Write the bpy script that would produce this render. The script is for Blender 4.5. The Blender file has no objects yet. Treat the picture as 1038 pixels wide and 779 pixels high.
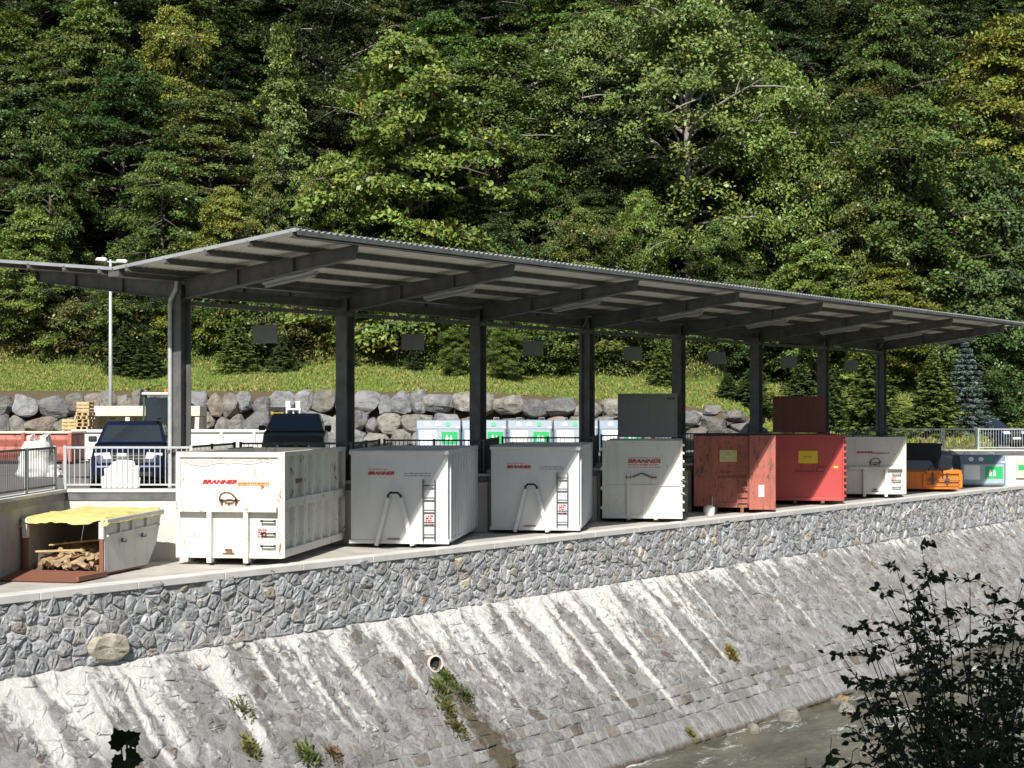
import bpy, bmesh, math, random
import numpy as np
from mathutils import Vector, Matrix, noise as mnoise
R = math.radians
rnd = random.Random(7)
nrg = np.random.default_rng(11)
S = bpy.context.scene
C = S.collection

# ---------------------------------------------------------------- layout (metres; camera looks along +Y)
F = 1700.0; CXP = 519.0; HZ = 417.0; EYE = 3.43
def PX(px, Y): return (px-CXP)/F*Y
def PZ(py, Y): return EYE+(HZ-py)/F*Y
D = Vector((0.5812, 0.8138, 0)); N = Vector((0.8138, -0.5812, 0))
P0 = Vector((-7.68, 38.84, 0)); BAY = 5.766
def POST(i, e=0.0, t=0.0, z=0.0): return P0 + D*(BAY*i+t) + N*e + Vector((0, 0, z))
WW = 25.47
def WALL(t, w=WW, z=0.0): return N*(-w) + D*t + Vector((0, 0, z))
DECK = 1.60

# ---------------------------------------------------------------- tagging
def tag(o, label=None, cat=None, group=None, kind=None):
    if label: o['label'] = label
    if cat: o['category'] = cat
    if group: o['group'] = group
    if kind: o['kind'] = kind
    return o
def empty(name, loc, rz=0, **k):
    o = bpy.data.objects.new(name, None); C.objects.link(o)
    o.location = loc; o.rotation_euler = (0, 0, rz); o.empty_display_size = .3
    return tag(o, **k)
def copy_tree(o, parent=None):
    c = o.copy(); C.objects.link(c); c.parent = parent
    for ch in list(o.children): copy_tree(ch, c)
    return c

# ---------------------------------------------------------------- materials
def nt(m): return m.node_tree.nodes, m.node_tree.links
def newmat(name):
    m = bpy.data.materials.new(name); m.use_nodes = True
    n, l = nt(m); n.clear()
    out = n.new('ShaderNodeOutputMaterial'); b = n.new('ShaderNodeBsdfPrincipled')
    l.new(b.outputs[0], out.inputs[0]); return m, n, l, b, out
def tnoise(n, l, scale, detail=4, rough=.55, vec=None, dist=0):
    t = n.new('ShaderNodeTexNoise'); t.inputs['Scale'].default_value = scale
    t.inputs['Detail'].default_value = detail; t.inputs['Roughness'].default_value = rough
    t.inputs['Distortion'].default_value = dist
    if vec is not None: l.new(vec, t.inputs['Vector'])
    return t.outputs['Fac']
def ramp(n, l, fac, stops):
    r = n.new('ShaderNodeValToRGB'); l.new(fac, r.inputs[0])
    e = r.color_ramp.elements
    while len(e) > 1: e.remove(e[-1])
    def c4(c): return (c, c, c, 1) if not hasattr(c, '__len__') else (*c, 1)
    e[0].position = stops[0][0]; e[0].color = c4(stops[0][1])
    for p, c in stops[1:]:
        x = e.new(p); x.color = c4(c)
    return r.outputs[0]
def mixc(n, l, fac, a, b, mode='MIX'):
    m = n.new('ShaderNodeMix'); m.data_type = 'RGBA'; m.blend_type = mode
    for s, v in ((m.inputs[0], fac), (m.inputs[6], a), (m.inputs[7], b)):
        if hasattr(v, 'links') or hasattr(v, 'is_output'): l.new(v, s)
        elif hasattr(v, '__len__'): s.default_value = (*v, 1)
        else: s.default_value = v
    return m.outputs[2]
def math_(n, l, op, a, b=0.0, c=None, clamp=False):
    m = n.new('ShaderNodeMath'); m.operation = op; m.use_clamp = clamp
    for s, v in zip(m.inputs, (a, b, c)):
        if v is None: continue
        if hasattr(v, 'is_output'): l.new(v, s)
        else: s.default_value = v
    return m.outputs[0]
def bump(n, l, h, b, strength=.4, dist=.02):
    x = n.new('ShaderNodeBump'); x.inputs['Strength'].default_value = strength
    x.inputs['Distance'].default_value = dist; l.new(h, x.inputs['Height']); l.new(x.outputs[0], b.inputs['Normal'])
def ocoord(n, l, scale=(1, 1, 1)):
    t = n.new('ShaderNodeTexCoord'); mp = n.new('ShaderNodeMapping'); mp.inputs['Scale'].default_value = scale
    l.new(t.outputs['Object'], mp.inputs[0]); return mp.outputs[0]
def pos(n, l, scale=(1, 1, 1)):
    t = n.new('ShaderNodeNewGeometry'); mp = n.new('ShaderNodeMapping'); mp.inputs['Scale'].default_value = scale
    l.new(t.outputs['Position'], mp.inputs[0]); return mp.outputs[0]

def simple(name, col, rough=.6, metal=0, var=.25, scale=6, bmp=.15, bd=.01, spec=.4, world=False):
    m, n, l, b, o = newmat(name)
    v = pos(n, l) if world else ocoord(n, l)
    f = tnoise(n, l, scale, 6, .6, v)
    a = tuple(c*(1-var) for c in col); c2 = tuple(min(1, c*(1+var)) for c in col)
    l.new(ramp(n, l, f, [(.3, a), (.7, c2)]), b.inputs['Base Color'])
    b.inputs['Roughness'].default_value = rough; b.inputs['Metallic'].default_value = metal
    b.inputs['Specular IOR Level'].default_value = spec
    if bmp: bump(n, l, tnoise(n, l, scale*4, 5, .6, v), b, bmp, bd)
    return m
def painted(name, col, rust=.5, dirt=(.30, .24, .17), dirtamt=.35, rough=.45, rustcol=(.16, .055, .018)):
    """sheet-steel paint: faint unevenness, vertical grime, scattered rust spots and scratches"""
    m, n, l, b, o = newmat(name)
    v = ocoord(n, l); vs = ocoord(n, l, (7, 7, .7))
    base = ramp(n, l, tnoise(n, l, 1.3, 5, .6, v), [(.3, tuple(c*.88 for c in col)), (.7, col)])
    g = ramp(n, l, tnoise(n, l, 1.0, 6, .65, vs), [(.50, 0), (.78, dirtamt)])
    base = mixc(n, l, g, base, dirt)
    r1 = ramp(n, l, tnoise(n, l, 5.5, 9, .78, ocoord(n, l, (1.3, 1.3, .5)), .4), [(.66-.075*rust, 0), (.69-.065*rust, 1)])
    r2 = ramp(n, l, tnoise(n, l, 1.6, 3, .5, v), [(.40, .25), (.55, 1)])
    rm = math_(n, l, 'MULTIPLY', r1, r2)
    rc = ramp(n, l, tnoise(n, l, 22, 4, .6, v), [(.3, rustcol), (.7, tuple(c*2.1 for c in rustcol))])
    l.new(mixc(n, l, rm, base, rc), b.inputs['Base Color'])
    l.new(ramp(n, l, rm, [(0, rough), (1, .9)]), b.inputs['Roughness'])
    bump(n, l, tnoise(n, l, 1.6, 3, .5, v), b, .25, .03)
    return m

M = {}
M['white'] = painted('old_white_paint', (.74, .725, .66), 1.15, (.42, .33, .2), .30)
M['whiteclean'] = painted('pale_grey_paint', (.70, .71, .71), .05, (.4, .39, .36), .25)
M['whiteworn'] = painted('worn_cream_paint', (.72, .715, .66), .55, (.34, .30, .22), .4)
M['oldred'] = painted('faded_red_paint', (.43, .125, .09), 1.7, (.11, .07, .05), .9, .6, (.08, .05, .035))
M['red'] = painted('red_paint', (.50, .075, .065), .15, (.3, .06, .05), .3)
M['orange'] = painted('orange_paint', (.85, .22, .015), .5, (.3, .1, .03), .4)
M['rustred'] = painted('rusty_primer_paint', (.24, .095, .06), .9, (.12, .05, .03), .6, .7)
M['lidgrey'] = painted('grey_lid_paint', (.32, .33, .31), .2, (.2, .2, .18), .3)
M['skipgrey'] = painted('grey_galvanised_skip', (.50, .505, .48), .9, (.25, .24, .2), .65)
M['cream'] = painted('cream_paint', (.75, .70, .52), .5, (.4, .33, .2), .3)
M['steel'] = simple('dull_galvanised_steel', (.155, .157, .158), .5, .35, .3, 3, .1)
M['galv'] = simple('galvanised_rail', (.52, .54, .55), .42, .35, .12, 8, .05)
M['blacksteel'] = simple('black_steel', (.022, .022, .024), .5, .2, .3, 8, .1)
M['dark'] = simple('blackened_interior', (.05, .04, .035), .8, 0, .4, 5, .3)
M['rail'] = simple('dark_steel_and_shaded_rail', (.10, .105, .11), .5, .4, .2, 6, .05)  # dark steel parts; galvanised railings share the tone as painted shade
M['sheet'] = simple('roof_sheet_underside', (.78, .77, .73), .5, 0, .1, 1.5, .0)
M['sheettop'] = simple('roof_sheet_top', (.40, .41, .42), .45, .3, .15, 1.5, .0)
M['concrete'] = simple('pale_concrete', (.60, .585, .55), .85, 0, .14, 1.2, .25, world=True)
M['oldconcrete'] = simple('grey_concrete', (.36, .36, .33), .85, 0, .25, 1.2, .3, world=True)
M['asphalt'] = simple('asphalt', (.17, .165, .155), .9, 0, .22, 2.2, .35, world=True)
M['floor'] = simple('dock_concrete_floor', (.42, .40, .36), .9, 0, .22, 1.4, .3, world=True)
M['tube'] = simple('light_fitting_white', (.34, .34, .33), .4, 0, .05, 5, 0)
M['signback'] = simple('sign_back_grey', (.24, .25, .245), .5, .2, .12, 5, 0)
M['black'] = simple('black_rubber', (.02, .02, .02), .75, 0, .3, 10, .2)
M['plastic'] = simple('black_plastic_trim', (.03, .03, .032), .55, 0, .2, 10, .05)
M['bluecar'] = simple('dark_blue_car_paint', (.006, .013, .045), .22, .3, .1, 5, 0, spec=.7)
M['darkcar'] = simple('charcoal_car_paint', (.075, .08, .085), .3, .3, .1, 5, 0, spec=.7)
M['rim'] = simple('alloy_rim', (.45, .46, .47), .35, .7, .1, 5, 0)
M['wood'] = simple('pale_pallet_wood', (.55, .39, .20), .8, 0, .3, 9, .3)
M['log'] = simple('split_firewood', (.33, .24, .14), .85, 0, .45, 6, .5)
M['bark'] = simple('tree_bark', (.10, .085, .07), .9, 0, .35, 5, .6)
M['palebark'] = simple('pale_tree_bark', (.30, .28, .25), .9, 0, .35, 5, .5)
M['rust'] = simple('brown_rust', (.17, .075, .03), .85, 0, .5, 14, .4)
M['yellow'] = simple('yellow_tarpaulin', (.66, .55, .20), .6, 0, .16, 3, .4, .03)
M['sack'] = simple('white_woven_sack', (.78, .78, .77), .8, 0, .08, 6, .5, .03)
M['binbody'] = simple('blue_grey_bin_paint', (.16, .21, .27), .45, 0, .08, 4, 0)
M['binpale'] = simple('pale_bin_panel', (.36, .43, .47), .45, 0, .06, 4, 0)
M['green'] = simple('green_sticker', (.03, .42, .13), .5, 0, .05, 4, 0)
M['whitep'] = simple('white_sticker', (.82, .82, .81), .5, 0, .03, 4, 0)
M['redtext'] = simple('red_lettering', (.50, .025, .03), .5, 0, .15, 20, 0)
M['greytext'] = simple('grey_lettering', (.20, .21, .23), .5, 0, .1, 20, 0)
M['orangetext'] = simple('orange_brown_lettering', (.58, .25, .08), .5, 0, .2, 20, 0)
M['yellowsign'] = simple('yellow_sign', (.78, .55, .03), .5, 0, .08, 10, 0)
M['palesign'] = simple('faded_yellow_sign', (.58, .52, .22), .6, 0, .15, 10, 0)
M['pipe'] = simple('clay_pipe', (.20, .14, .10), .7, 0, .25, 6, .2)
M['pipewhite'] = simple('limescale_rim', (.62, .58, .52), .8, 0, .1, 6, .3)
M['boulder'] = None

def glassmat(name, col, rough=.05):
    m, n, l, b, o = newmat(name)
    b.inputs['Base Color'].default_value = (*col, 1); b.inputs['Roughness'].default_value = rough
    b.inputs['Specular IOR Level'].default_value = .9; b.inputs['Coat Weight'].default_value = .4
    b.inputs['Coat Roughness'].default_value = .03
    return m
M['glass'] = glassmat('tinted_car_glass', (.02, .03, .04))
M['lens'] = glassmat('headlight_lens', (.6, .62, .65), .15)

def leafmat(name, rough=.42, trans=.13, obcol=True, col=(.06, .1, .02), spec=.35):
    m, n, l, b, o = newmat(name)
    at = n.new('ShaderNodeAttribute'); at.attribute_name = 'tint'
    if obcol:
        oi = n.new('ShaderNodeObjectInfo'); basec = oi.outputs['Color']
    else:
        rg = n.new('ShaderNodeRGB'); rg.outputs[0].default_value = (*col, 1); basec = rg.outputs[0]
    cc = mixc(n, l, 1.0, basec, at.outputs['Color'], 'MULTIPLY')
    l.new(cc, b.inputs['Base Color']); b.inputs['Roughness'].default_value = rough
    b.inputs['Specular IOR Level'].default_value = spec
    tr = n.new('ShaderNodeBsdfTranslucent')
    tc = mixc(n, l, 1.0, cc, (1.25, 1.35, .55), 'MULTIPLY'); l.new(tc, tr.inputs[0])
    mx = n.new('ShaderNodeMixShader'); mx.inputs[0].default_value = trans
    l.new(b.outputs[0], mx.inputs[1]); l.new(tr.outputs[0], mx.inputs[2]); l.new(mx.outputs[0], o.inputs[0])
    return m
M['leaf'] = leafmat('broad_leaves')
M['needle'] = leafmat('spruce_needles', .7, .1, spec=.2)
M['weed'] = leafmat('weed_leaves', .6, .25)
M['fgleaf'] = leafmat('near_bush_leaves', .45, .15, spec=.3)

# ---------------------------------------------------------------- mesh builder
class MB:
    def __init__(s): s.v = []; s.f = []; s.m = []; s.mats = []
    def _mi(s, mat):
        if mat is None: return 0
        if mat not in s.mats: s.mats.append(mat)
        return s.mats.index(mat)
    def add(s, vs, fs, mat=None):
        b = len(s.v); mi = s._mi(mat)
        s.v += [tuple(v) for v in vs]; s.f += [tuple(b+i for i in f) for f in fs]; s.m += [mi]*len(fs)
        return s
    def box(s, x0, x1, y0, y1, z0, z1, mat=None, mx=None):
        vs = [Vector(p) for p in ((x0,y0,z0),(x1,y0,z0),(x1,y1,z0),(x0,y1,z0),(x0,y0,z1),(x1,y0,z1),(x1,y1,z1),(x0,y1,z1))]
        if mx is not None: vs = [mx @ v for v in vs]
        return s.add(vs, [(0,3,2,1),(4,5,6,7),(0,1,5,4),(1,2,6,5),(2,3,7,6),(3,0,4,7)], mat)
    def bar(s, a, b, w, h, mat=None, up=(0,0,1)):
        """rectangular bar from a to b; w sideways, h along up"""
        a = Vector(a); b = Vector(b); d = (b-a).normalized(); u = Vector(up)
        if abs(d.dot(u)) > .98: u = Vector((0, 1, 0))
        r = d.cross(u).normalized(); u = r.cross(d).normalized()
        q = [(-1,-1),(1,-1),(1,1),(-1,1)]
        vs = [p + r*(w/2*i) + u*(h/2*j) for p in (a, b) for i, j in q]
        return s.add(vs, [(0,1,2,3)[::-1],(4,5,6,7),(0,1,5,4),(1,2,6,5),(2,3,7,6),(3,0,4,7)], mat)
    def tube(s, pts, rad, n=8, mat=None, cap=True):
        pts = [Vector(p) for p in pts]; k = len(pts)
        if not hasattr(rad, '__len__'): rad = [rad]*k
        b = []; ref = None
        for i, p in enumerate(pts):
            d = (pts[min(i+1, k-1)]-pts[max(i-1, 0)]).normalized()
            if ref is None: ref = Vector((0,0,1)) if abs(d.z) < .9 else Vector((1,0,0))
            r = d.cross(ref).normalized(); u = r.cross(d).normalized(); ref = u
            b += [p + (r*math.cos(a)+u*math.sin(a))*rad[i] for a in (2*math.pi*j/n for j in range(n))]
        fs = [(i*n+j, i*n+(j+1)%n, (i+1)*n+(j+1)%n, (i+1)*n+j) for i in range(k-1) for j in range(n)]
        if cap: fs += [tuple(range(n))[::-1], tuple((k-1)*n+j for j in range(n))]
        return s.add(b, fs, mat)
    def prism(s, poly, x0, x1, mat=None, axis='x'):
        """polygon (2D) extruded along an axis"""
        k = len(poly)
        def mk(x, a, b): return {'x': (x, a, b), 'y': (a, x, b), 'z': (a, b, x)}[axis]
        vs = [mk(x0, *p) for p in poly]+[mk(x1, *p) for p in poly]
        fs = [tuple(range(k))[::-1], tuple(range(k, 2*k))]+[(i, (i+1)%k, k+(i+1)%k, k+i) for i in range(k)]
        return s.add(vs, fs, mat)
    def build(s, name, mat=None, parent=None, bevel=0, smooth=False, loc=None, seg=2):
        me = bpy.data.meshes.new(name); me.from_pydata(s.v, [], s.f)
        mats = s.mats if s.mats else [mat]
        for m in mats: me.materials.append(m)
        if s.mats and any(s.m): me.polygons.foreach_set('material_index', s.m)
        bm = bmesh.new(); bm.from_mesh(me); bmesh.ops.recalc_face_normals(bm, faces=bm.faces); bm.to_mesh(me); bm.free()
        if smooth: me.shade_smooth()
        me.update()
        o = bpy.data.objects.new(name, me); C.objects.link(o); o.parent = parent
        if loc is not None: o.location = loc
        if bevel:
            md = o.modifiers.new('bevel', 'BEVEL'); md.width = bevel; md.segments = seg; md.limit_method = 'ANGLE'; md.angle_limit = R(35)
        return o

def text_mesh(name, txt, size, mat, parent, loc, rot=(R(90), 0, 0), shear=0, bold=0, width=None):
    cu = bpy.data.curves.new(name, 'FONT'); cu.body = txt; cu.size = size; cu.shear = shear; cu.offset = bold*size
    cu.extrude = .004; cu.align_x = 'LEFT'
    to = bpy.data.objects.new(name+'_tmp', cu); C.objects.link(to)
    dg = bpy.context.evaluated_depsgraph_get(); dg.update()
    me = bpy.data.meshes.new_from_object(to.evaluated_get(dg)); bpy.data.objects.remove(to)
    me.materials.clear(); me.materials.append(mat)
    o = bpy.data.objects.new(name, me); C.objects.link(o); o.parent = parent
    xs = [v.co.x for v in me.vertices]; w = max(xs)-min(xs)
    o.location = loc; o.rotation_euler = rot
    if width: o.scale = (width/w, 1, 1)
    return o

# fast quad soup for leaves
def quads_mesh(name, c, a, b, L, W, tint, mat, smooth=False):
    """kite leaves: c centre, a long axis, b side axis; L, W lengths; tint rgb per leaf"""
    n = len(c); v = np.empty((n, 4, 3), np.float32)
    v[:, 0] = c-a*(L[:, None]*.5); v[:, 1] = c+b*(W[:, None]*.5)+a*(L[:, None]*.06); v[:, 2] = c+a*(L[:, None]*.5); v[:, 3] = c-b*(W[:, None]*.5)+a*(L[:, None]*.06)
    me = bpy.data.meshes.new(name)
    me.vertices.add(n*4); me.vertices.foreach_set('co', v.ravel())
    me.loops.add(n*4); me.loops.foreach_set('vertex_index', np.arange(n*4, dtype=np.int32))
    me.polygons.add(n); me.polygons.foreach_set('loop_start', np.arange(n, dtype=np.int32)*4)
    me.update(calc_edges=True)
    at = me.attributes.new('tint', 'FLOAT_COLOR', 'FACE')
    t4 = np.ones((n, 4), np.float32); t4[:, :3] = tint; at.data.foreach_set('color', t4.ravel())
    me.materials.append(mat); return me
def unit(v): return v/np.maximum(np.linalg.norm(v, axis=1, keepdims=True), 1e-6)
def frame_for(nrm, g):
    r = unit(g.normal(size=nrm.shape)); a = unit(np.cross(nrm, r)); return a, np.cross(nrm, a)
# ================================================================ CAMERA, LIGHT
S.render.engine = 'CYCLES'
cam = bpy.data.cameras.new('camera'); co = bpy.data.objects.new('camera', cam); C.objects.link(co); S.camera = co
co.location = (0, 0, EYE); co.rotation_euler = (R(90), 0, 0)
cam.sensor_width = 36; cam.lens = 36*F/1038; cam.shift_y = (HZ-389.5)/1038; cam.clip_end = 3000; cam.clip_start = .1
sv = Vector((-.177, -1.112, 1)).normalized()
sun = bpy.data.lights.new('sun', 'SUN'); so = bpy.data.objects.new('sun', sun); C.objects.link(so)
sun.energy = 5.0; sun.angle = R(.5); sun.color = (1, .965, .9); so.rotation_euler = sv.to_track_quat('Z', 'Y').to_euler(); so.location = (0, 0, 60)
w = bpy.data.worlds.new('World'); S.world = w; w.use_nodes = True
n, l = w.node_tree.nodes, w.node_tree.links; bg = n['Background']
sky = n.new('ShaderNodeTexSky'); sky.sky_type = 'NISHITA'; sky.sun_disc = False
sky.sun_elevation = math.asin(sv.z); sky.sun_rotation = math.atan2(sv.x, sv.y)
l.new(sky.outputs[0], bg.inputs[0]); bg.inputs[1].default_value = .058
S.view_settings.view_transform = 'Standard'; S.view_settings.look = 'None'; S.view_settings.exposure = 0.45; S.view_settings.gamma = 1
S.cycles.max_bounces = 6; S.cycles.transparent_max_bounces = 4; S.cycles.use_denoising = True

# ================================================================ TERRAIN
def sst(a, b, x): 
    u = np.clip((x-a)/(b-a), 0, 1); return u*u*(3-2*u)
def terrain(X, Y):
    X = np.asarray(X, float); Y = np.asarray(Y, float)
    r = sst(11.0, 13.0, X); rr = sst(22.9, 24.2, X)
    toe = 80.4*(1-r)+79.5*r; toe = toe*(1-rr)+90*rr
    H = np.interp(X, [-40, -2, 4, 8, 11], [4.45, 4.35, 4.0, 3.7, 3.3])
    base = H*(1-r)+1.5*r
    d = Y-toe
    gs = .16*(1-r)+.33*r; gs = gs*(1-rr)+.55*rr
    yf = 88.5*(1-r)+91*r
    z = base+gs*np.clip(d, 0, None)+(.84-gs)*np.clip(Y-yf, 0, 62)
    z = np.where(d < 0, 1.2, z)
    nz = .25*np.sin(X*.31+1)*np.sin(Y*.27+.5)+.12*np.sin(X*.9+Y*.4)
    return z+np.where(d > 0, nz*np.clip(d/4, 0, 1), 0)
xs = np.concatenate([np.arange(-260, -60, 20), np.arange(-60, 60, .5), np.arange(60, 261, 20)])
ys = np.concatenate([np.arange(78.0, 94, .35), np.arange(94, 160, 1.5), np.arange(160, 420, 20)])
gx, gy = np.meshgrid(xs, ys); gz = terrain(gx, gy)
me = bpy.data.meshes.new('hillside')
co_ = np.stack([gx, gy, gz], -1).reshape(-1, 3); nx = len(xs)
fs = [(j*nx+i, j*nx+i+1, (j+1)*nx+i+1, (j+1)*nx+i) for j in range(len(ys)-1) for i in range(nx-1)]
me.from_pydata(co_.tolist(), [], fs); me.shade_smooth()
m, n, l, b, o = newmat('hillside_grass_and_shaded_humus')
v = pos(n, l)
g1 = ramp(n, l, tnoise(n, l, .55, 6, .65, v), [(.3, (.18, .25, .045)), (.5, (.26, .31, .065)), (.62, (.33, .30, .11)), (.75, (.18, .23, .045))])
g2 = ramp(n, l, tnoise(n, l, 6, 5, .7, v), [(.3, .55), (.7, 1.25)])
gr = mixc(n, l, 1, g1, g2, 'MULTIPLY')
hum = ramp(n, l, tnoise(n, l, 1.2, 5, .6, v), [(.35, (.012, .011, .006)), (.65, (.028, .028, .011))])  # humus toned extra dark to stand in for shade between trees
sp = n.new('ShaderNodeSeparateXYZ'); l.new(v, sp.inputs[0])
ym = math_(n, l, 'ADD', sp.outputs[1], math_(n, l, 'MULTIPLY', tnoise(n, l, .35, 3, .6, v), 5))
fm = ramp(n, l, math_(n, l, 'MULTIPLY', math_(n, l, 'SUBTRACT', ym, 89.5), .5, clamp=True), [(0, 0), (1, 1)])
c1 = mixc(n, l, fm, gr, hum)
geo = n.new('ShaderNodeNewGeometry'); s2 = n.new('ShaderNodeSeparateXYZ'); l.new(geo.outputs['True Normal'], s2.inputs[0])
steep = ramp(n, l, s2.outputs[2], [(.35, 1), (.6, 0)])
l.new(mixc(n, l, steep, c1, (.11, .085, .055)), b.inputs['Base Color']); b.inputs['Roughness'].default_value = .95
b.inputs['Specular IOR Level'].default_value = .1
bump(n, l, tnoise(n, l, 9, 6, .7, v), b, .7, .12)
me.materials.append(m); ho = bpy.data.objects.new('hillside', me); C.objects.link(ho); tag(ho, kind='structure')

# near bank + river bed
RIV = -5.32
def bankz(wd):   # wd = distance from the camera towards the wall
    return np.interp(wd, [-60, -8, -1.5, .5, 11.8, 12.6, 30], [6, 3.0, 1.8, 1.7, -4.9, -5.7, -6.0])
tt = np.arange(-80, 140, 2.0); wd = np.concatenate([np.arange(-60, -4, 6), np.arange(-4, 13.2, .5), [16, 20, 25, 27]])
vs = []
for t in tt:
    for q in wd:
        p = WALL(t, q, float(bankz(q)))
        k = .18*mnoise.noise(Vector((p.x*.6, p.y*.6, 0))) if q < 12 else 0
        vs.append((p.x, p.y, p.z+k*1.5))
nw = len(wd); fs = [(j*nw+i, j*nw+i+1, (j+1)*nw+i+1, (j+1)*nw+i) for j in range(len(tt)-1) for i in range(nw-1)]
me = bpy.data.meshes.new('river_bank'); me.from_pydata(vs, [], fs); me.shade_smooth()
m, n, l, b, o = newmat('bank_earth'); v = pos(n, l)
l.new(ramp(n, l, tnoise(n, l, 1.5, 6, .65, v), [(.35, (.05, .045, .02)), (.5, (.06, .085, .02)), (.68, (.11, .1, .06))]), b.inputs['Base Color'])
b.inputs['Roughness'].default_value = .95; bump(n, l, tnoise(n, l, 8, 6, .7, v), b, .7, .08)
me.materials.append(m); o = bpy.data.objects.new('river_bank', me); C.objects.link(o); tag(o, kind='structure')

# water: real ripples
tt = np.arange(-60, 120, 1.0); tt = np.concatenate([np.arange(-60, 22, 4.), np.arange(22, 62, .14), np.arange(62, 124, 3.)])
wd = np.arange(11.8, 21.9, .14)
T, Wd = np.meshgrid(tt, wd, indexing='ij')
X = -N.x*Wd+D.x*T; Y = -N.y*Wd+D.y*T
Z = np.array([.09*mnoise.fractal(Vector((a*.55, b_*.95, 3)), .9, 2.1, 4)+.025*mnoise.noise(Vector((a*2.2, b_*3.2, 9))) for a, b_ in zip(T.ravel(), Wd.ravel())])+RIV
vs = np.stack([X.ravel(), Y.ravel(), Z], 1); nw = len(wd)
ii, jj = np.meshgrid(np.arange(len(tt)-1), np.arange(nw-1), indexing='ij'); k0 = (ii*nw+jj).ravel()
fs = np.stack([k0, k0+1, k0+nw+1, k0+nw], 1)
me = bpy.data.meshes.new('river_water'); me.from_pydata(vs.tolist(), [], fs.tolist()); me.shade_smooth()
m, n, l, b, o = newmat('river_water_surface')
tc = pos(n, l); rot = n.new('ShaderNodeMapping'); rot.inputs['Rotation'].default_value = (0, 0, -math.atan2(D.y, D.x)); l.new(tc, rot.inputs[0])
st = n.new('ShaderNodeMapping'); st.inputs['Scale'].default_value = (.45, 1.3, 1); l.new(rot.outputs[0], st.inputs[0])
foam = ramp(n, l, tnoise(n, l, .55, 9, .78, st.outputs[0], .5), [(.545, 0), (.63, 1)])
fb = ramp(n, l, tnoise(n, l, 6, 4, .7, st.outputs[0]), [(.35, .2), (.6, 1)])
fo = math_(n, l, 'MULTIPLY', foam, fb)
deep = ramp(n, l, tnoise(n, l, .8, 5, .6, st.outputs[0]), [(.35, (.065, .068, .05)), (.65, (.16, .155, .115))])
l.new(mixc(n, l, fo, deep, (.75, .77, .75)), b.inputs['Base Color']); l.new(ramp(n, l, fo, [(0, .12), (1, .8)]), b.inputs['Roughness'])
b.inputs['IOR'].default_value = 1.33
bump(n, l, tnoise(n, l, 5, 6, .65, st.outputs[0]), b, 1.0, .14)
me.materials.append(m); o = bpy.data.objects.new('river_water', me); C.objects.link(o); tag(o, kind='structure')

# ================================================================ YARD
def slab(name, poly, z0, z1, mat, **k):
    mb = MB(); mb.prism(poly, z0, z1, mat, axis='z'); o = mb.build(name, mat); return tag(o, kind='structure', **k)
q = lambda v: (v.x, v.y)
slab('dock_floor', [q(WALL(8)), q(WALL(84)), q(WALL(84, 38)), q(WALL(8, 38))], -.6, 0, M['floor'])
# saw-tooth raised yard
ed = [(-10.55, 29.2), (-10.3, 38.4)]
cor = []
for i in range(0, 8):
    P = POST(i); y = P.y-.42; cor.append((P.x+.3, y))
for i in range(0, 8):
    x, y = cor[i]; ed.append((x, y))
    y2 = cor[i+1][1] if i < 7 else 77.6
    ed.append((x+.4, y2))
    
ends = ed[:]  # transverse segments run ed[2k+1] -> ed[2k+2]
e76 = WALL((77.6-.5812*WW)/.8138)
poly = [(-38.2, -9.6), (-10.6, 29.15)]+ed[1:]+[(e76.x-.05, 77.6), q(WALL(120, WW+.2)), (90, 125), (90, 100), (23.6, 100), (23.6, 79.55), (12.2, 79.55), (11.5, 82), (-110, 82), (-110, -9.6)]
slab('yard_deck', poly, -.3, DECK, M['asphalt'])
# pale concrete facing + coping beam on each exposed deck face
def facing(a, b, nm, mat, lab, k=0.0):
    a = Vector((*a, 0)); b = Vector((*b, 0)); d = (b-a).normalized(); nn = Vector((d.y, -d.x, 0))
    L = (b-a).length; mb = MB()
    M4 = Matrix.Translation(a) @ Matrix(((d.x, nn.x, 0, 0), (d.y, nn.y, 0, 0), (0, 0, 1, 0), (0, 0, 0, 1)))
    mb.box(.0, L-.02, .003, .09, .0, DECK-.18, mat, M4)
    mb.box(-.05, L+.02, -.28, .15, DECK-.02, DECK+.05, M['concrete'], M4)
    mb.box(-.03, L-.05, .002, .12, DECK-.2, DECK-.022, M['steel'], M4)
    o = mb.build('retaining_wall', None, None); tag(o, lab, 'wall', 'concrete retaining walls of the yard deck'); return o
BAYN = ['far left', 'first', 'second', 'third', 'fourth', 'fifth', 'sixth', 'seventh']
WHO = ['grey skip', 'big rusty white container', 'left clean pale grey container', 'right clean pale grey container', 'latched white container with grey lid', 'old faded red container', 'bright red container', 'far white container with the hook ring']
facing(ed[0], ed[1], 'w', M['oldconcrete'], 'weathered grey concrete wall beside the skip, below the left railing')
for i in range(8):
    a = ed[1+2*i]; b_ = ed[2+2*i]
    facing(a, b_, 'w', M['concrete'], 'pale concrete dock wall behind the '+WHO[i])
    facing(b_, ed[3+2*i] if 3+2*i < len(ed) else (ed[-1]), 'w', M['oldconcrete'], ('dock side wall to the right of the '+WHO[i]))
facing(ed[-1], (e76.x-.1, 77.6), 'w', M['concrete'], 'pale concrete wall behind the lone recycling bin at the far right')

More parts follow.
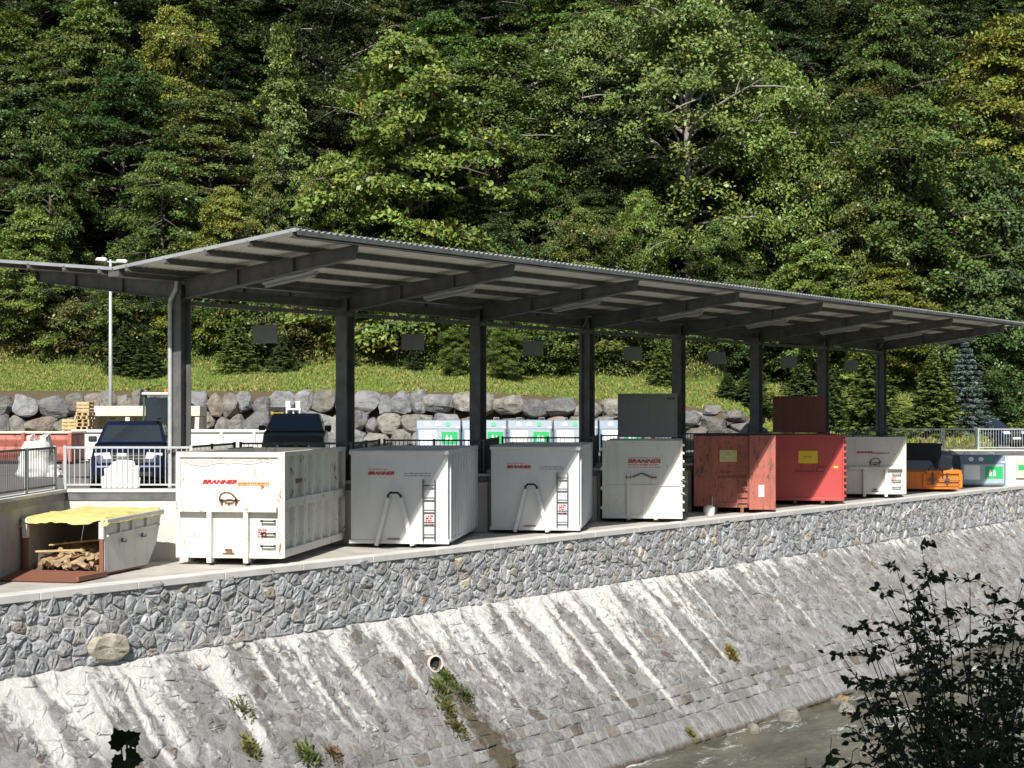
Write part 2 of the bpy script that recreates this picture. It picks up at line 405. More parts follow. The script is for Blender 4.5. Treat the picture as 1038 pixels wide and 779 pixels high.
# ================================================================ RAILINGS
def railing(a, b, label, mat, nposts, sp=.115, z=DECK+.05, h=.97, pmat=None):
    a = Vector((*a, z)); b = Vector((*b, z)); L = (b-a).length; rz = math.atan2(b.y-a.y, b.x-a.x)
    e = empty('railing', a, rz, label=label, cat='railing', group='steel railings along the yard deck')
    MB().box(0, L, -.022, .022, h-.05, h, mat).build('handrail', mat, e)
    MB().box(0, L, -.018, .018, .07, .11, mat).build('bottom_rail', mat, e)
    mb = MB(); k = int(L/sp)
    for i in range(1, k): x = i*L/k; mb.box(x-.009, x+.009, -.007, .007, .11, h-.05, mat)
    mb.build('bar_infill', mat, e)
    for i in range(nposts+1):
        x = .03+(L-.06)*i/nposts
        MB().box(x-.035, x+.035, -.03, .03, 0, h+.02, pmat or mat).build('post', pmat or mat, e)
    return e
ins = lambda p, dx, dy: (p[0]+dx, p[1]+dy)
railing((-10.67, 29.9), (-10.45, 38.4), 'shade-toned railing running back from the left edge of the picture past the sack', M['rail'], 4, pmat=M['galv'])
railing((-10.3, 38.55), (-7.35, 38.55), 'bright galvanised railing in front of the blue car', M['galv'], 1, .12)
for i in range(1, 8):
    a = ed[1+2*i]; b_ = ed[2+2*i]
    railing(ins(a, -.05, .16), ins(b_, -.1, .16), 'shade-toned railing behind the '+WHO[i], M['rail'], 2)
for i in range(0, 7):
    a = ed[2+2*i]; b_ = ed[3+2*i]
    railing(ins(a, -.13, .3), ins(b_, -.15, 0.02), 'short shade-toned side railing right of the '+WHO[i], M['rail'], 2)
x1 = PX(955, 77.8); x2 = PX(990, 77.8)
railing((ed[-1][0], 77.8), (x1, 77.8), 'shade-toned railing above the black crusher box', M['rail'], 1)
railing((x1+.05, 77.8), (x2, 77.8), 'railing section above the lone recycling bin', M['rail'], 1)
railing((x2+.05, 77.8), (e76.x-.2, 77.8), 'pale galvanised railing in front of the car at the right edge', M['galv'], 1, .12)

# ================================================================ RIVER WALL (real stones)
def clip(poly, nx_, ny_, c):
    out = []
    k = len(poly)
    for i in range(k):
        p = poly[i]; r_ = poly[(i+1) % k]
        dp = p[0]*nx_+p[1]*ny_-c; dr = r_[0]*nx_+r_[1]*ny_-c
        if dp <= 0: out.append(p)
        if dp*dr < 0:
            u = dp/(dp-dr); out.append((p[0]+(r_[0]-p[0])*u, p[1]+(r_[1]-p[1])*u))
    return out
def vor_cells(t0, t1, s0, s1, cs, rg, jit=.42, asp=1.15):
    nx_ = int((t1-t0)/(cs*asp)); ny_ = max(1, int(round((s1-s0)/cs)))
    dx = (t1-t0)/nx_; dy = (s1-s0)/ny_
    P = {}
    for i in range(-2, nx_+2):
        for j in range(-2, ny_+2):
            P[i, j] = (t0+(i+.5+(.25 if j % 2 else -.25)+rg.uniform(-jit, jit))*dx, s0+(j+.5+rg.uniform(-jit, jit))*dy)
    cells = []
    for i in range(nx_):
        for j in range(ny_):
            p = P[i, j]; poly = [(p[0]-2*dx, s0), (p[0]+2*dx, s0), (p[0]+2*dx, s1), (p[0]-2*dx, s1)]
            for a in range(-2, 3):
                for b_ in range(-2, 3):
                    if (a, b_) == (0, 0) or (i+a, j+b_) not in P: continue
                    if j+b_ < 0 or j+b_ >= ny_: continue
                    q_ = P[i+a, j+b_]; nx2 = q_[0]-p[0]; ny2 = q_[1]-p[1]
                    c = (q_[0]**2+q_[1]**2-p[0]**2-p[1]**2)/2
                    poly = clip(poly, nx2, ny2, c)
                    if len(poly) < 3: break
                if len(poly) < 3: break
            if len(poly) >= 3: cells.append(poly)
    return cells
class Stones:
    def __init__(s): s.v = []; s.f = []; s.c = []; s.uv = []
    def stone(s, poly, place, gap, relief, col, rg, rough=.02, tilt=.25, off=0.0, rnd_w=.18):
        # round the corners, then rings: buried base, shoulder, face
        k = len(poly); pts = []
        cx = sum(p[0] for p in poly)/k; cy = sum(p[1] for p in poly)/k
        rr = sum(math.hypot(p[0]-cx, p[1]-cy) for p in poly)/k
        if rr < .05: return
        for i in range(k):
            p = poly[i]; a = poly[i-1]; b_ = poly[(i+1) % k]
            for o_, w_ in ((a, rnd_w), (b_, rnd_w)):
                pts.append((p[0]+(o_[0]-p[0])*w_, p[1]+(o_[1]-p[1])*w_))
        n_ = len(pts); b0 = len(s.v); tx = rg.uniform(-tilt, tilt); ty = rg.uniform(-tilt, tilt)
        h0 = relief*rg.uniform(.6, 1.25)
        rings = [(1-gap/rr*.5, -.06), (1-gap/rr, h0*.45), (1-gap/rr-.16, h0*.92), (.45, h0*1.05)]
        for sc, h in rings:
            for (x, y) in pts:
                x2 = cx+(x-cx)*sc; y2 = cy+(y-cy)*sc
                hh = h
                if h > 0:
                    hh += (x2-cx)*tx*.4+(y2-cy)*ty*.4+rg.uniform(-rough, rough)*(.6 if sc > .6 else 1); x2 += rg.uniform(-.012, .012); y2 += rg.uniform(-.012, .012)
                s.v.append(place(x2, y2, hh+(off if h > 0 else 0)))
                s.uv.append((x2, y2))
        s.v.append(place(cx, cy, h0*1.05+off+rg.uniform(-rough, rough))); s.uv.append((cx, cy))
        fs_ = []
        for r_ in range(3):
            for i in range(n_): fs_.append((b0+r_*n_+i, b0+r_*n_+(i+1) % n_, b0+(r_+1)*n_+(i+1) % n_, b0+(r_+1)*n_+i))
        for i in range(n_): fs_.append((b0+3*n_+i, b0+3*n_+(i+1) % n_, b0+4*n_))
        s.f += fs_; s.c += [col]*len(fs_)
    def flat(s, t0, t1, s0, s1, place, col, dt=.5, ds=.3, nz=.02):
        nt_ = int((t1-t0)/dt); ns = max(1, int((s1-s0)/ds)); b0 = len(s.v)
        for i in range(nt_+1):
            for j in range(ns+1):
                a = t0+(t1-t0)*i/nt_; b_ = s0+(s1-s0)*j/ns
                s.v.append(place(a, b_, nz*mnoise.noise(Vector((a*2, b_*2, 0))))); s.uv.append((a, b_))
        for i in range(nt_):
            for j in range(ns):
                k0 = b0+i*(ns+1)+j; s.f.append((k0, k0+1, k0+ns+2, k0+ns+1)); s.c.append(col)
    def build(s, name, mat, **kw):
        me = bpy.data.meshes.new(name); me.from_pydata(s.v, [], s.f)
        at = me.attributes.new('stone', 'FLOAT_COLOR', 'FACE'); at.data.foreach_set('color', np.array([(*c, 1) for c in s.c], np.float32).ravel())
        uv = me.uv_layers.new(name='along'); vi = np.empty(len(me.loops), np.int32); me.loops.foreach_get('vertex_index', vi)
        uv.data.foreach_set('uv', np.array(s.uv, np.float32)[vi].ravel())
        me.materials.append(mat); o = bpy.data.objects.new(name, me); C.objects.link(o); tag(o, **kw); return o
def tlow(px): return (4.93*F/(.1575*(1733-px))-.5812*WW)/.8138
def stonemat(name, streaks):
    m, n, l, b, o = newmat(name)
    at = n.new('ShaderNodeAttribute'); at.attribute_name = 'stone'
    u = n.new('ShaderNodeUVMap'); u.uv_map = 'along'; v = pos(n, l)
    base = mixc(n, l, 1, at.outputs['Color'], ramp(n, l, tnoise(n, l, 3.2, 8, .7, v), [(.28, .5), (.5, 1.0), (.70, 1.45)]), 'MULTIPLY')
    base = mixc(n, l, ramp(n, l, tnoise(n, l, 13, 6, .75, v), [(.54, 0), (.68, .5)]), base, (.55, .55, .535))
    base = mixc(n, l, ramp(n, l, tnoise(n, l, 9, 5, .7, v, .6), [(.32, .75), (.43, 0)]), base, (.12, .12, .122))
    if streaks:
        s_ = n.new('ShaderNodeSeparateXYZ'); l.new(u.outputs[0], s_.inputs[0]); U, V = s_.outputs[0], s_.outputs[1]
        # brown algae / iron staining
        base = mixc(n, l, ramp(n, l, tnoise(n, l, .8, 7, .7, v), [(.52, 0), (.64, .65)]), base, (.185, .17, .145))
        mp = n.new('ShaderNodeMapping'); mp.inputs['Scale'].default_value = (1.15, .17, 1); l.new(u.outputs[0], mp.inputs[0])
        ns = tnoise(n, l, 1.0, 8, .68, mp.outputs[0], .25)
        grain = tnoise(n, l, 4.5, 7, .75, v)
        reg = ramp(n, l, math_(n, l, 'MULTIPLY', U, .01), [(.10, .10), (.20, .105), (.25, .07), (.30, .10), (.40, .12), (.48, .07), (.56, .02), (.85, .03)])
        fade = math_(n, l, 'MULTIPLY', V, -.045)
        topband = math_(n, l, 'MULTIPLY', math_(n, l, 'SUBTRACT', .55, V, clamp=True), .16)
        a = math_(n, l, 'ADD', math_(n, l, 'ADD', ns, reg), math_(n, l, 'ADD', fade, topband))
        a = math_(n, l, 'ADD', a, math_(n, l, 'MULTIPLY', math_(n, l, 'SUBTRACT', grain, .5), .75))
        wmask = ramp(n, l, a, [(.575, 0), (.65, .72), (.74, .95)])
        wig = math_(n, l, 'MULTIPLY', math_(n, l, 'SUBTRACT', tnoise(n, l, .9, 3, .5, u.outputs[0]), .5), .55)
        Uw = math_(n, l, 'ADD', math_(n, l, 'ADD', U, wig), math_(n, l, 'MULTIPLY', math_(n, l, 'SUBTRACT', grain, .5), .35))
        tot = None
        for (u0, wd_, ln) in streaks:
            d = math_(n, l, 'ABSOLUTE', math_(n, l, 'SUBTRACT', Uw, u0))
            k = math_(n, l, 'MULTIPLY', V, -wd_*.75/ln); k = math_(n, l, 'ADD', k, wd_*1.25)
            q_ = math_(n, l, 'SUBTRACT', k, d); q_ = math_(n, l, 'MULTIPLY', q_, 9, clamp=True)
            en = math_(n, l, 'MULTIPLY', math_(n, l, 'SUBTRACT', ln, V), 1.5, clamp=True)
            q_ = math_(n, l, 'MULTIPLY', q_, en)
            tot = q_ if tot is None else math_(n, l, 'MAXIMUM', tot, q_)
        tot = math_(n, l, 'MULTIPLY', tot, ramp(n, l, tnoise(n, l, 2.2, 6, .7, v), [(.32, .5), (.46, 1)]))
        wm = math_(n, l, 'MAXIMUM', wmask, tot)
        base = mixc(n, l, wm, base, (.80, .785, .75))
        wet = ramp(n, l, math_(n, l, 'SUBTRACT', math_(n, l, 'ADD', V, math_(n, l, 'MULTIPLY', grain, .35)), 5.40), [(.0, 0), (.12, .8)])
        base = mixc(n, l, wet, base, (.10, .075, .04))
        # brown run under the drain pipe
        dd = math_(n, l, 'ABSOLUTE', math_(n, l, 'SUBTRACT', math_(n, l, 'ADD', U, math_(n, l, 'MULTIPLY', math_(n, l, 'SUBTRACT', grain, .5), 1.8)), 31.1))
        pm = math_(n, l, 'MULTIPLY', math_(n, l, 'SUBTRACT', math_(n, l, 'ADD', .30, math_(n, l, 'MULTIPLY', V, .06)), dd), 4, clamp=True)
        pm = math_(n, l, 'MULTIPLY', pm, math_(n, l, 'MULTIPLY', math_(n, l, 'SUBTRACT', V, 1.5), 4, clamp=True))
        base = mixc(n, l, math_(n, l, 'MULTIPLY', pm, .85), base, (.095, .07, .035))
    l.new(base, b.inputs['Base Color']); b.inputs['Roughness'].default_value = .88; b.inputs['Specular IOR Level'].default_value = .25
    bump(n, l, tnoise(n, l, 9, 9, .8, v), b, 1.0, .09 if streaks else .05)
    return m
STREAKS = [(tlow(p), w_, L_) for p, w_, L_ in ((528, .30, 3.4), (548, .16, 4.4), (570, .22, 3.0), (590, .30, 4.6), (612, .12, 2.6), (643, .20, 4.2), (668, .16, 3.6),
           (690, .12, 2.8), (455, .12, 3.6), (415, .1, 3.2), (500, .2, 2.6), (330, .2, 2.6), (290, .16, 3.0), (205, .35, 3.0), (130, .3, 2.8), (110, .16, 3.4), (380, .18, 2.4), (250, .14, 2.2), (730, .1, 2.2), (765, .08, 2.4), (845, .08, 1.8), (535, .35, 2.2), (604, .3, 1.6), (655, .3, 1.4), (60, .5, 2.2), (15, .3, 2.6), (425, .3, 1.5), (475, .25, 2.0))]
rg = random.Random(5)
UP0, AP0, AP1 = 6.0, 6.0, 104.0
def pl_up(t, s_, h): p = WALL(t, WW-h, -s_); return (p.x, p.y, p.z)
r2 = math.sqrt(.5)
def pl_ap(t, s_, h): p = WALL(t, WW-s_*r2-h*r2, -1.5-s_*r2+h*r2); return (p.x, p.y, p.z)
def stcol(light=1.0):
    k = rg.random(); g = rg.uniform(.30, .50)*light
    if k < .02: return (g*1.25, g*1.12, g*.88)
    if k < .07: return (g*1.05, g*.92, g*.82)
    if k < .35: return (g*1.02, g*1.0, g*.97)
    return (g*.98, g*1.0, g*1.035)
st = Stones(); st.flat(UP0, 100, -.02, 1.52, pl_up, (.58, .575, .56))
for t0, t1, cs in ((6, 13, .30), (13, 24, .235), (24, 33, .25), (33, 46, .22), (46, 75, .27), (75, 100, .4)):
    for c in vor_cells(t0, t1, -.0, 1.5, cs*.92, rg, .44, 1.85): st.stone(c, pl_up, .017, rg.choice((.025, .038, .05)), stcol(), rg, .018, .35, rnd_w=.2)
mU = stonemat('rubble_masonry', None)
st.stone([(21.6, .95), (22.1, .88), (22.5, .98), (22.62, 1.3), (22.3, 1.47), (21.75, 1.45), (21.5, 1.2)], pl_up, .02, .13, (.50, .45, .36), rg, .02, .15)
upper = st.build('river_wall', mU, label='grey rubble stone river wall with a pale coping, below the containers', cat='wall')
st = Stones(); st.flat(AP0, AP1, -.02, 5.38, pl_ap, (.37, .365, .355), ds=.2)
def apcol():
    k = rg.random(); g = rg.uniform(.23, .38)
    if k < .08: return (g*.92, g*.86, g*.79)
    if k < .14: return (g*.72, g*.62, g*.54)
    return (g*1.0, g*1.0, g*.99)
for t0, t1, cs in ((6, 22, .30), (22, 48, .26), (48, 75, .28), (75, 104, .5)):
    for c in vor_cells(t0, t1, 0, 3.6, cs*.9, rg, .48, 2.0):
        if rg.random() < .93: st.stone(c, pl_ap, .010, .030, apcol(), rg, .022, .40, off=-.012, rnd_w=.10)
# squared courses lower down, laid like fish-scale setts
s_ = 3.62
row = 0
while s_ < 4.55:
    h_ = .31; t = AP0+rg.uniform(0, .3)
    while t < AP1-1:
        w_ = rg.uniform(.34, .62)
        j = [rg.uniform(-.025, .025) for _ in range(8)]; sk = .10
        st.stone([(t+j[0]+sk, s_+j[1]), (t+w_+j[2]+sk, s_+j[3]), (t+w_+j[4], s_+h_+j[5]), (t+j[6], s_+h_+j[7])], pl_ap, .012, .036, apcol(), rg, .014, .35, rnd_w=.07)
        t += w_
    s_ += h_; row += 1
t = AP0
while t < AP1-1:
    w_ = rg.uniform(.38, .60); j = [rg.uniform(-.02, .02) for _ in range(8)]
    st.stone([(t+j[0]+.2, 4.56+j[1]), (t+w_+j[2]+.2, 4.56+j[3]), (t+w_+j[4], 5.40+j[5]), (t+j[6], 5.40+j[7])], pl_ap, .012, .05, tuple((c*.35+.19)*1.05 for c in apcol()), rg, .014, .25, rnd_w=.06)
    t += w_
b0 = len(st.v)
for t in (AP0, AP1):  # vertical toe into the water
    for s2_, dz in ((5.38, 0), (5.38, -.9)):
        p = pl_ap(t, s2_, 0); st.v.append((p[0], p[1], p[2]+dz)); st.uv.append((t, 5.5))
st.f.append((b0, b0+1, b0+3, b0+2)); st.c.append((.2, .17, .12))
apron = st.build('sloping_river_wall', stonemat('stained_masonry', STREAKS), label='sloping stone river wall streaked white, running down to the water', cat='wall')
# coping
mb = MB(); t = 6.0
while t < 100:
    L_ = 2.4
    a = WALL(t+.006, WW+.17, -.035); b_ = WALL(t+L_-.006, WW+.17, -.035); mb.bar(a, b_, .46, .15, M['concrete']); t += L_
mb.build('coping', M['concrete'], upper, bevel=.012)

# drain pipe
tp = 31.0; a = Vector(pl_ap(tp, 1.40, -.02)); dr = (N*.8+Vector((0, -.55, .12))).normalized()
e = empty('drain_pipe', a, 0, label='round clay drain pipe sticking out of the sloping stone wall, limescale on its rim', cat='pipe')
def ring_tube(r0, r1, L0, L1, mat, name):
    mb = MB(); n_ = 20; r_ = dr.cross(Vector((0, 0, 1))).normalized(); u_ = r_.cross(dr)
    vs = []
    for (rad, L_) in ((r0, L0), (r0, L1), (r1, L1), (r1, L0)):
        vs += [dr*L_+(r_*math.cos(k*2*math.pi/n_)+u_*math.sin(k*2*math.pi/n_))*rad for k in range(n_)]
    fs = [(q_*n_+j, q_*n_+(j+1) % n_, ((q_+1) % 4)*n_+(j+1) % n_, ((q_+1) % 4)*n_+j) for q_ in range(4) for j in range(n_)]
    return mb.add(vs, fs, mat).build(name, mat, e, smooth=False)
ring_tube(.19, .16, -.4, .22, M['pipe'], 'pipe_barrel'); ring_tube(.20, .165, .19, .25, M['pipewhite'], 'rim')
MB().tube([dr*(.10), dr*.13], .16, 16, M['black']).build('mouth_shade_disc', M['black'], e)  # black disc painted in as the darkness inside the pipe
# ================================================================ CANOPY (one structure: sheet, purlins, frames)
ZV = 6.58; ER = 5.5; SL = .0945; OV = 2.0
can = empty('butterfly_canopy', POST(0, z=DECK), math.atan2(D.y, D.x), label='long dark steel canopy with a shallow butterfly roof over the row of containers', cat='canopy')
# local frame: x along the row, y = -N (away from the river), z up from the deck
def loc(t, e, z): return (t, -e, z-DECK)
Lr = BAY*7
def roofz(e): return ZV+SL*abs(e)
for side, nm in ((1, 'river'), (-1, 'yard')):
    mb = MB(); per = .19; k = int((Lr+2*OV)/per)
    prof = [(0, 0), (.28, 0), (.38, 1), (.78, 1), (.9, 0)]
    top = []
    for i in range(k):
        for (f_, h_) in prof: top.append((-OV+(i+f_)*per, h_*.035))
    vs = []
    for (t, h_) in top:
        for e_ in (0.0, ER*side):
            vs.append(loc(t, e_, roofz(e_)+h_+.014)); vs.append(loc(t, e_, roofz(e_)+h_))
    fs = []; ms = []
    for i in range(len(top)-1):
        a = i*4; fs += [(a, a+4, a+6, a+2), (a+1, a+3, a+7, a+5), (a+2, a+6, a+7, a+3)]
    ft = [f_ for j, f_ in enumerate(fs) if j % 3 != 1]; fu = [f_ for j, f_ in enumerate(fs) if j % 3 == 1]
    mb.add(vs, ft, M['sheettop']); mb.add(vs, fu, M['sheet'])
    o = mb.build('roof_sheet', None, can); o['label'] = 'corrugated roof sheet of the %s side' % nm
    # purlins
    for e_ in (.45, 1.65, 2.9, 4.15, 5.36):
        z = roofz(e_)-.055
        mb = MB(); mb.bar(loc(-OV-.03, e_*side, z), loc(Lr+OV+.03, e_*side, z), .09, .105, M['steel'])
        mb.bar(loc(-OV+.03, e_*side, z-.06), loc(Lr+OV-.03, e_*side, z-.06), .16, .012, M['steel'])
        mb.build('purlin', M['steel'], can)
    # verge flashing
    for t in (-OV, Lr+OV):
        mb = MB(); mb.bar(loc(t-.02, .02*side, roofz(0)+.015), loc(t-.02, (ER+.01)*side, roofz(ER)+.015), .02, .075, M['sheettop'])
        mb.build('verge_flashing', M['sheettop'], can)
    mb = MB(); mb.bar(loc(-OV, (ER+.02)*side, roofz(ER)-.05), loc(Lr+OV, (ER+.02)*side, roofz(ER)-.05), .012, .09, M['steel']); mb.build('eave_trim', M['steel'], can)
mb = MB(); mb.bar(loc(-OV, 0, ZV-.09), loc(Lr+OV, 0, ZV-.09), .34, .14, M['steel']); mb.build('valley_gutter', M['steel'], can)
for i in range(8):
    t = BAY*i
    # rafter: tapered I beam each side, top follows the purlins
    for sd, EL in ((1, 5.25), (-1, 5.0)):
        mb = MB()
        zt0 = ZV-.125; zb0 = 6.02; zt1 = roofz(EL)-.125; zb1 = zt1-.27
        mb.add([loc(t-.012, .16*sd, zb0), loc(t-.012, EL*sd, zb1), loc(t-.012, (EL+.08)*sd, zt1), loc(t-.012, .16*sd, zt0),
                loc(t+.012, .16*sd, zb0), loc(t+.012, EL*sd, zb1), loc(t+.012, (EL+.08)*sd, zt1), loc(t+.012, .16*sd, zt0)],
               [(0, 1, 2, 3), (7, 6, 5, 4), (0, 4, 5, 1), (1, 5, 6, 2), (2, 6, 7, 3), (3, 7, 4, 0)], M['steel'])
        mb.bar(loc(t, .15*sd, zb0), loc(t, EL*sd, zb1), .2, .022, M['steel'])
        mb.bar(loc(t, .15*sd, zt0), loc(t, (EL+.08)*sd, zt1), .2, .022, M['steel'])
        for e_ in (1.9, 3.6):
            f_ = (e_-.15)/(EL-.15); mb.box(*sorted((loc(t-.09, 0, 0)[0], loc(t+.09, 0, 0)[0])), -e_*sd-.006, -e_*sd+.006, zb0+(zb1-zb0)*f_-DECK, zt0+(zt1-zt0)*f_-DECK, M['steel'])
        mb.bar(loc(t, EL*sd+.01*sd, zb1), loc(t, (EL+.09)*sd, zt1), .2, .014, M['steel'], up=(0, 1, 0))
        mb.build('rafter', M['steel'], can)
    mb = MB()  # post: H section, flanges facing the river and the yard
    for sd in (1, -1): mb.box(t+.155*sd-.011, t+.155*sd+.011, -.18, .18, 0.02, 6.36-DECK, M['steel'])
    mb.box(t-.145, t+.145, -.008, .008, .02, 6.36-DECK, M['steel'])
    mb.box(t-.24, t+.24, -.27, .27, 0, .03, M['steel'])
    for z_ in (5.98, 6.38): mb.box(t-.14, t+.14, -.16, .16, z_-DECK-.01, z_-DECK+.01, M['steel'])
    mb.build('post', M['steel'], can)
mb = MB(); mb.bar(loc(.16, .1, 5.93), loc(Lr-.16, .1, 5.93), .09, .10, M['steel']); mb.build('tie_beam', M['steel'], can)
mb = MB(); mb.bar(loc(.16, -.1, 6.2), loc(Lr-.16, -.1, 6.2), .12, .22, M['steel']); mb.build('tie_beam', M['steel'], can)
for i in (0, 3, 7):
    t = BAY*i-.23
    mb = MB(); mb.tube([loc(t, .12, 6.45), loc(t, .10, 6.25), loc(t-.02, -.06, 6.0), loc(t, -.10, 5.8), loc(t, -.10, DECK+.05)], .05, 10, M['galv' if i == 0 else 'steel'])
    mb.build('downpipe', M['galv'], can, smooth=False)
ORD = ['first', 'second', 'third', 'fourth', 'fifth', 'sixth', 'seventh', 'eighth']
for i in range(8):
    p = POST(i, 3.3, .16, 0)
    zb = 6.02+(roofz(5.25)-.42-6.02)*((3.3-.15)/5.1)-.07
    e = empty('tube_light', (p.x, p.y, zb), math.atan2(N.y, N.x), label='long white tube light fixed under the %s rafter of the canopy, counted from the left' % ORD[i], cat='light', group='tube lights under the canopy')
    tl = (roofz(5.25)-.42-6.02)/5.1
    mx = Matrix.Rotation(-math.atan(tl), 4, 'Y')
    mb = MB(); mb.box(-.78, .78, -.07, .07, -.0, .06, M['galv'], mx); mb.build('housing', M['galv'], e)
    mb = MB(); mb.box(-.75, .75, -.05, .05, -.065, -.003, M['tube'], mx); mb.build('diffuser', M['tube'], e, bevel=.02)
for i in range(7):
    p = POST(i, -.1, BAY*.47+.2); sx_ = .31 if i < 6 else .27
    e = empty('hanging_sign', (p.x, p.y, 5.10), R(-5), label='grey back of the sign hanging between the %s and %s canopy posts' % (ORD[i], ORD[i+1]), cat='sign', group='bay signs hanging from the canopy beam')
    MB().box(-sx_, sx_, -.03, .03, 0, .45).build('sign_board', M['signback'], e, bevel=.008)
    for s_ in (-.18, .18): MB().tube([(s_, 0, .44), (s_, 0, 1.14)], .011, 6).build('hanger_rod', M['steel'], e)

# ================================================================ CONTAINERS
PHI = R(-6.2); KD = 1.02
def shell(w, L, z0, z1, mat, inner=M['dark'], th=.06, front_inset=0):
    """open-topped tub: outer skin, thick rim, inner faces"""
    mb = MB(); h = w/2
    mb.box(-h, h, 0, th, z0, z1, mat); mb.box(-h, -h+th, th, L-th, z0, z1, mat); mb.box(h-th, h, th, L-th, z0, z1, mat)
    mb.box(-h, h, L-th, L, z0, z1, mat); mb.box(-h+th, h-th, th, L-th, z0, z0+.1, mat)
    return mb
def lettering(parent, x, z, wd_, size, y=-.012, mat=None):
    o = text_mesh('lettering', 'BRANNER', size, mat or M['redtext'], parent, (x, y, z), shear=.28, bold=.0, width=wd_)
    # heavier strokes: the same outline laid a few millimetres to each side
    me = o.data; bm = bmesh.new(); bm.from_mesh(me)
    for k, dx, dz in ((1, .006, .0), (2, -.006, .0), (3, .0, .005)):
        g_ = bmesh.ops.duplicate(bm, geom=[v for v in bm.verts if v.index < len(me.vertices)]+[x_ for x_ in bm.edges if x_.index < len(me.edges)]+[f_ for f_ in bm.faces if f_.index < len(me.polygons)])
        for v in g_['geom']:
            if isinstance(v, bmesh.types.BMVert): v.co.x += dx; v.co.y += dz; v.co.z += .0007*k
        bm.verts.index_update(); bm.edges.index_update(); bm.faces.index_update()
    bm.to_mesh(me); bm.free()
    return o
def fineprint(parent, x0, x1, z, mat, rows=2, hh=.03, gap=.05, y=-.008):
    """too small to read in the photograph: broken fine lines"""
    mb = MB(); r_ = random.Random(int(x0*100)+rows)
    for k in range(rows):
        x = x0
        while x < x1-.02:
            w_ = r_.uniform(.02, .09); w_ = min(w_, x1-x)
            zz = z-k*gap; mb.box(x, x+w_, y, y+.006, zz, zz+hh*r_.uniform(.7, 1), mat); x += w_+r_.uniform(.012, .03)
    return mb.build('fine_print', mat, parent)
def ladder(parent, x0, x1, z0, z1, k, mat, y=-.09, rails=True):
    mb = MB()
    if rails:
        for x in (x0, x1): mb.bar((x, y, z0), (x, y, z1), .03, .03, mat); 
        for x in (x0, x1):
            for z in (z0+.05, z1-.05): mb.bar((x, y, z), (x, 0, z), .025, .025, mat)
    for i in range(k):
        z = z0+(z1-z0)*(i+.5)/k
        mb.bar((x0, y, z), (x1, y, z), .032, .032, mat)
        if not rails:
            for x in (x0, x1): mb.bar((x, y-.015, z), (x, 0, z), .03, .05, mat)
            mb.build('step', mat, parent); mb = MB()
    return mb.build('ladder', mat, parent) if rails else None
def skids(parent, L, xs_, z1, mat, y0=-.04):
    for x in xs_:
        mb = MB(); mb.box(x-.06, x+.06, y0, L, .09, z1, mat)
        mb.build('skid', mat, parent)
        mb = MB(); mb.tube([(x-.07, .14, .09), (x+.07, .14, .09)], .09, 14, M['rail']); mb.build('roller', M['rail'], parent)

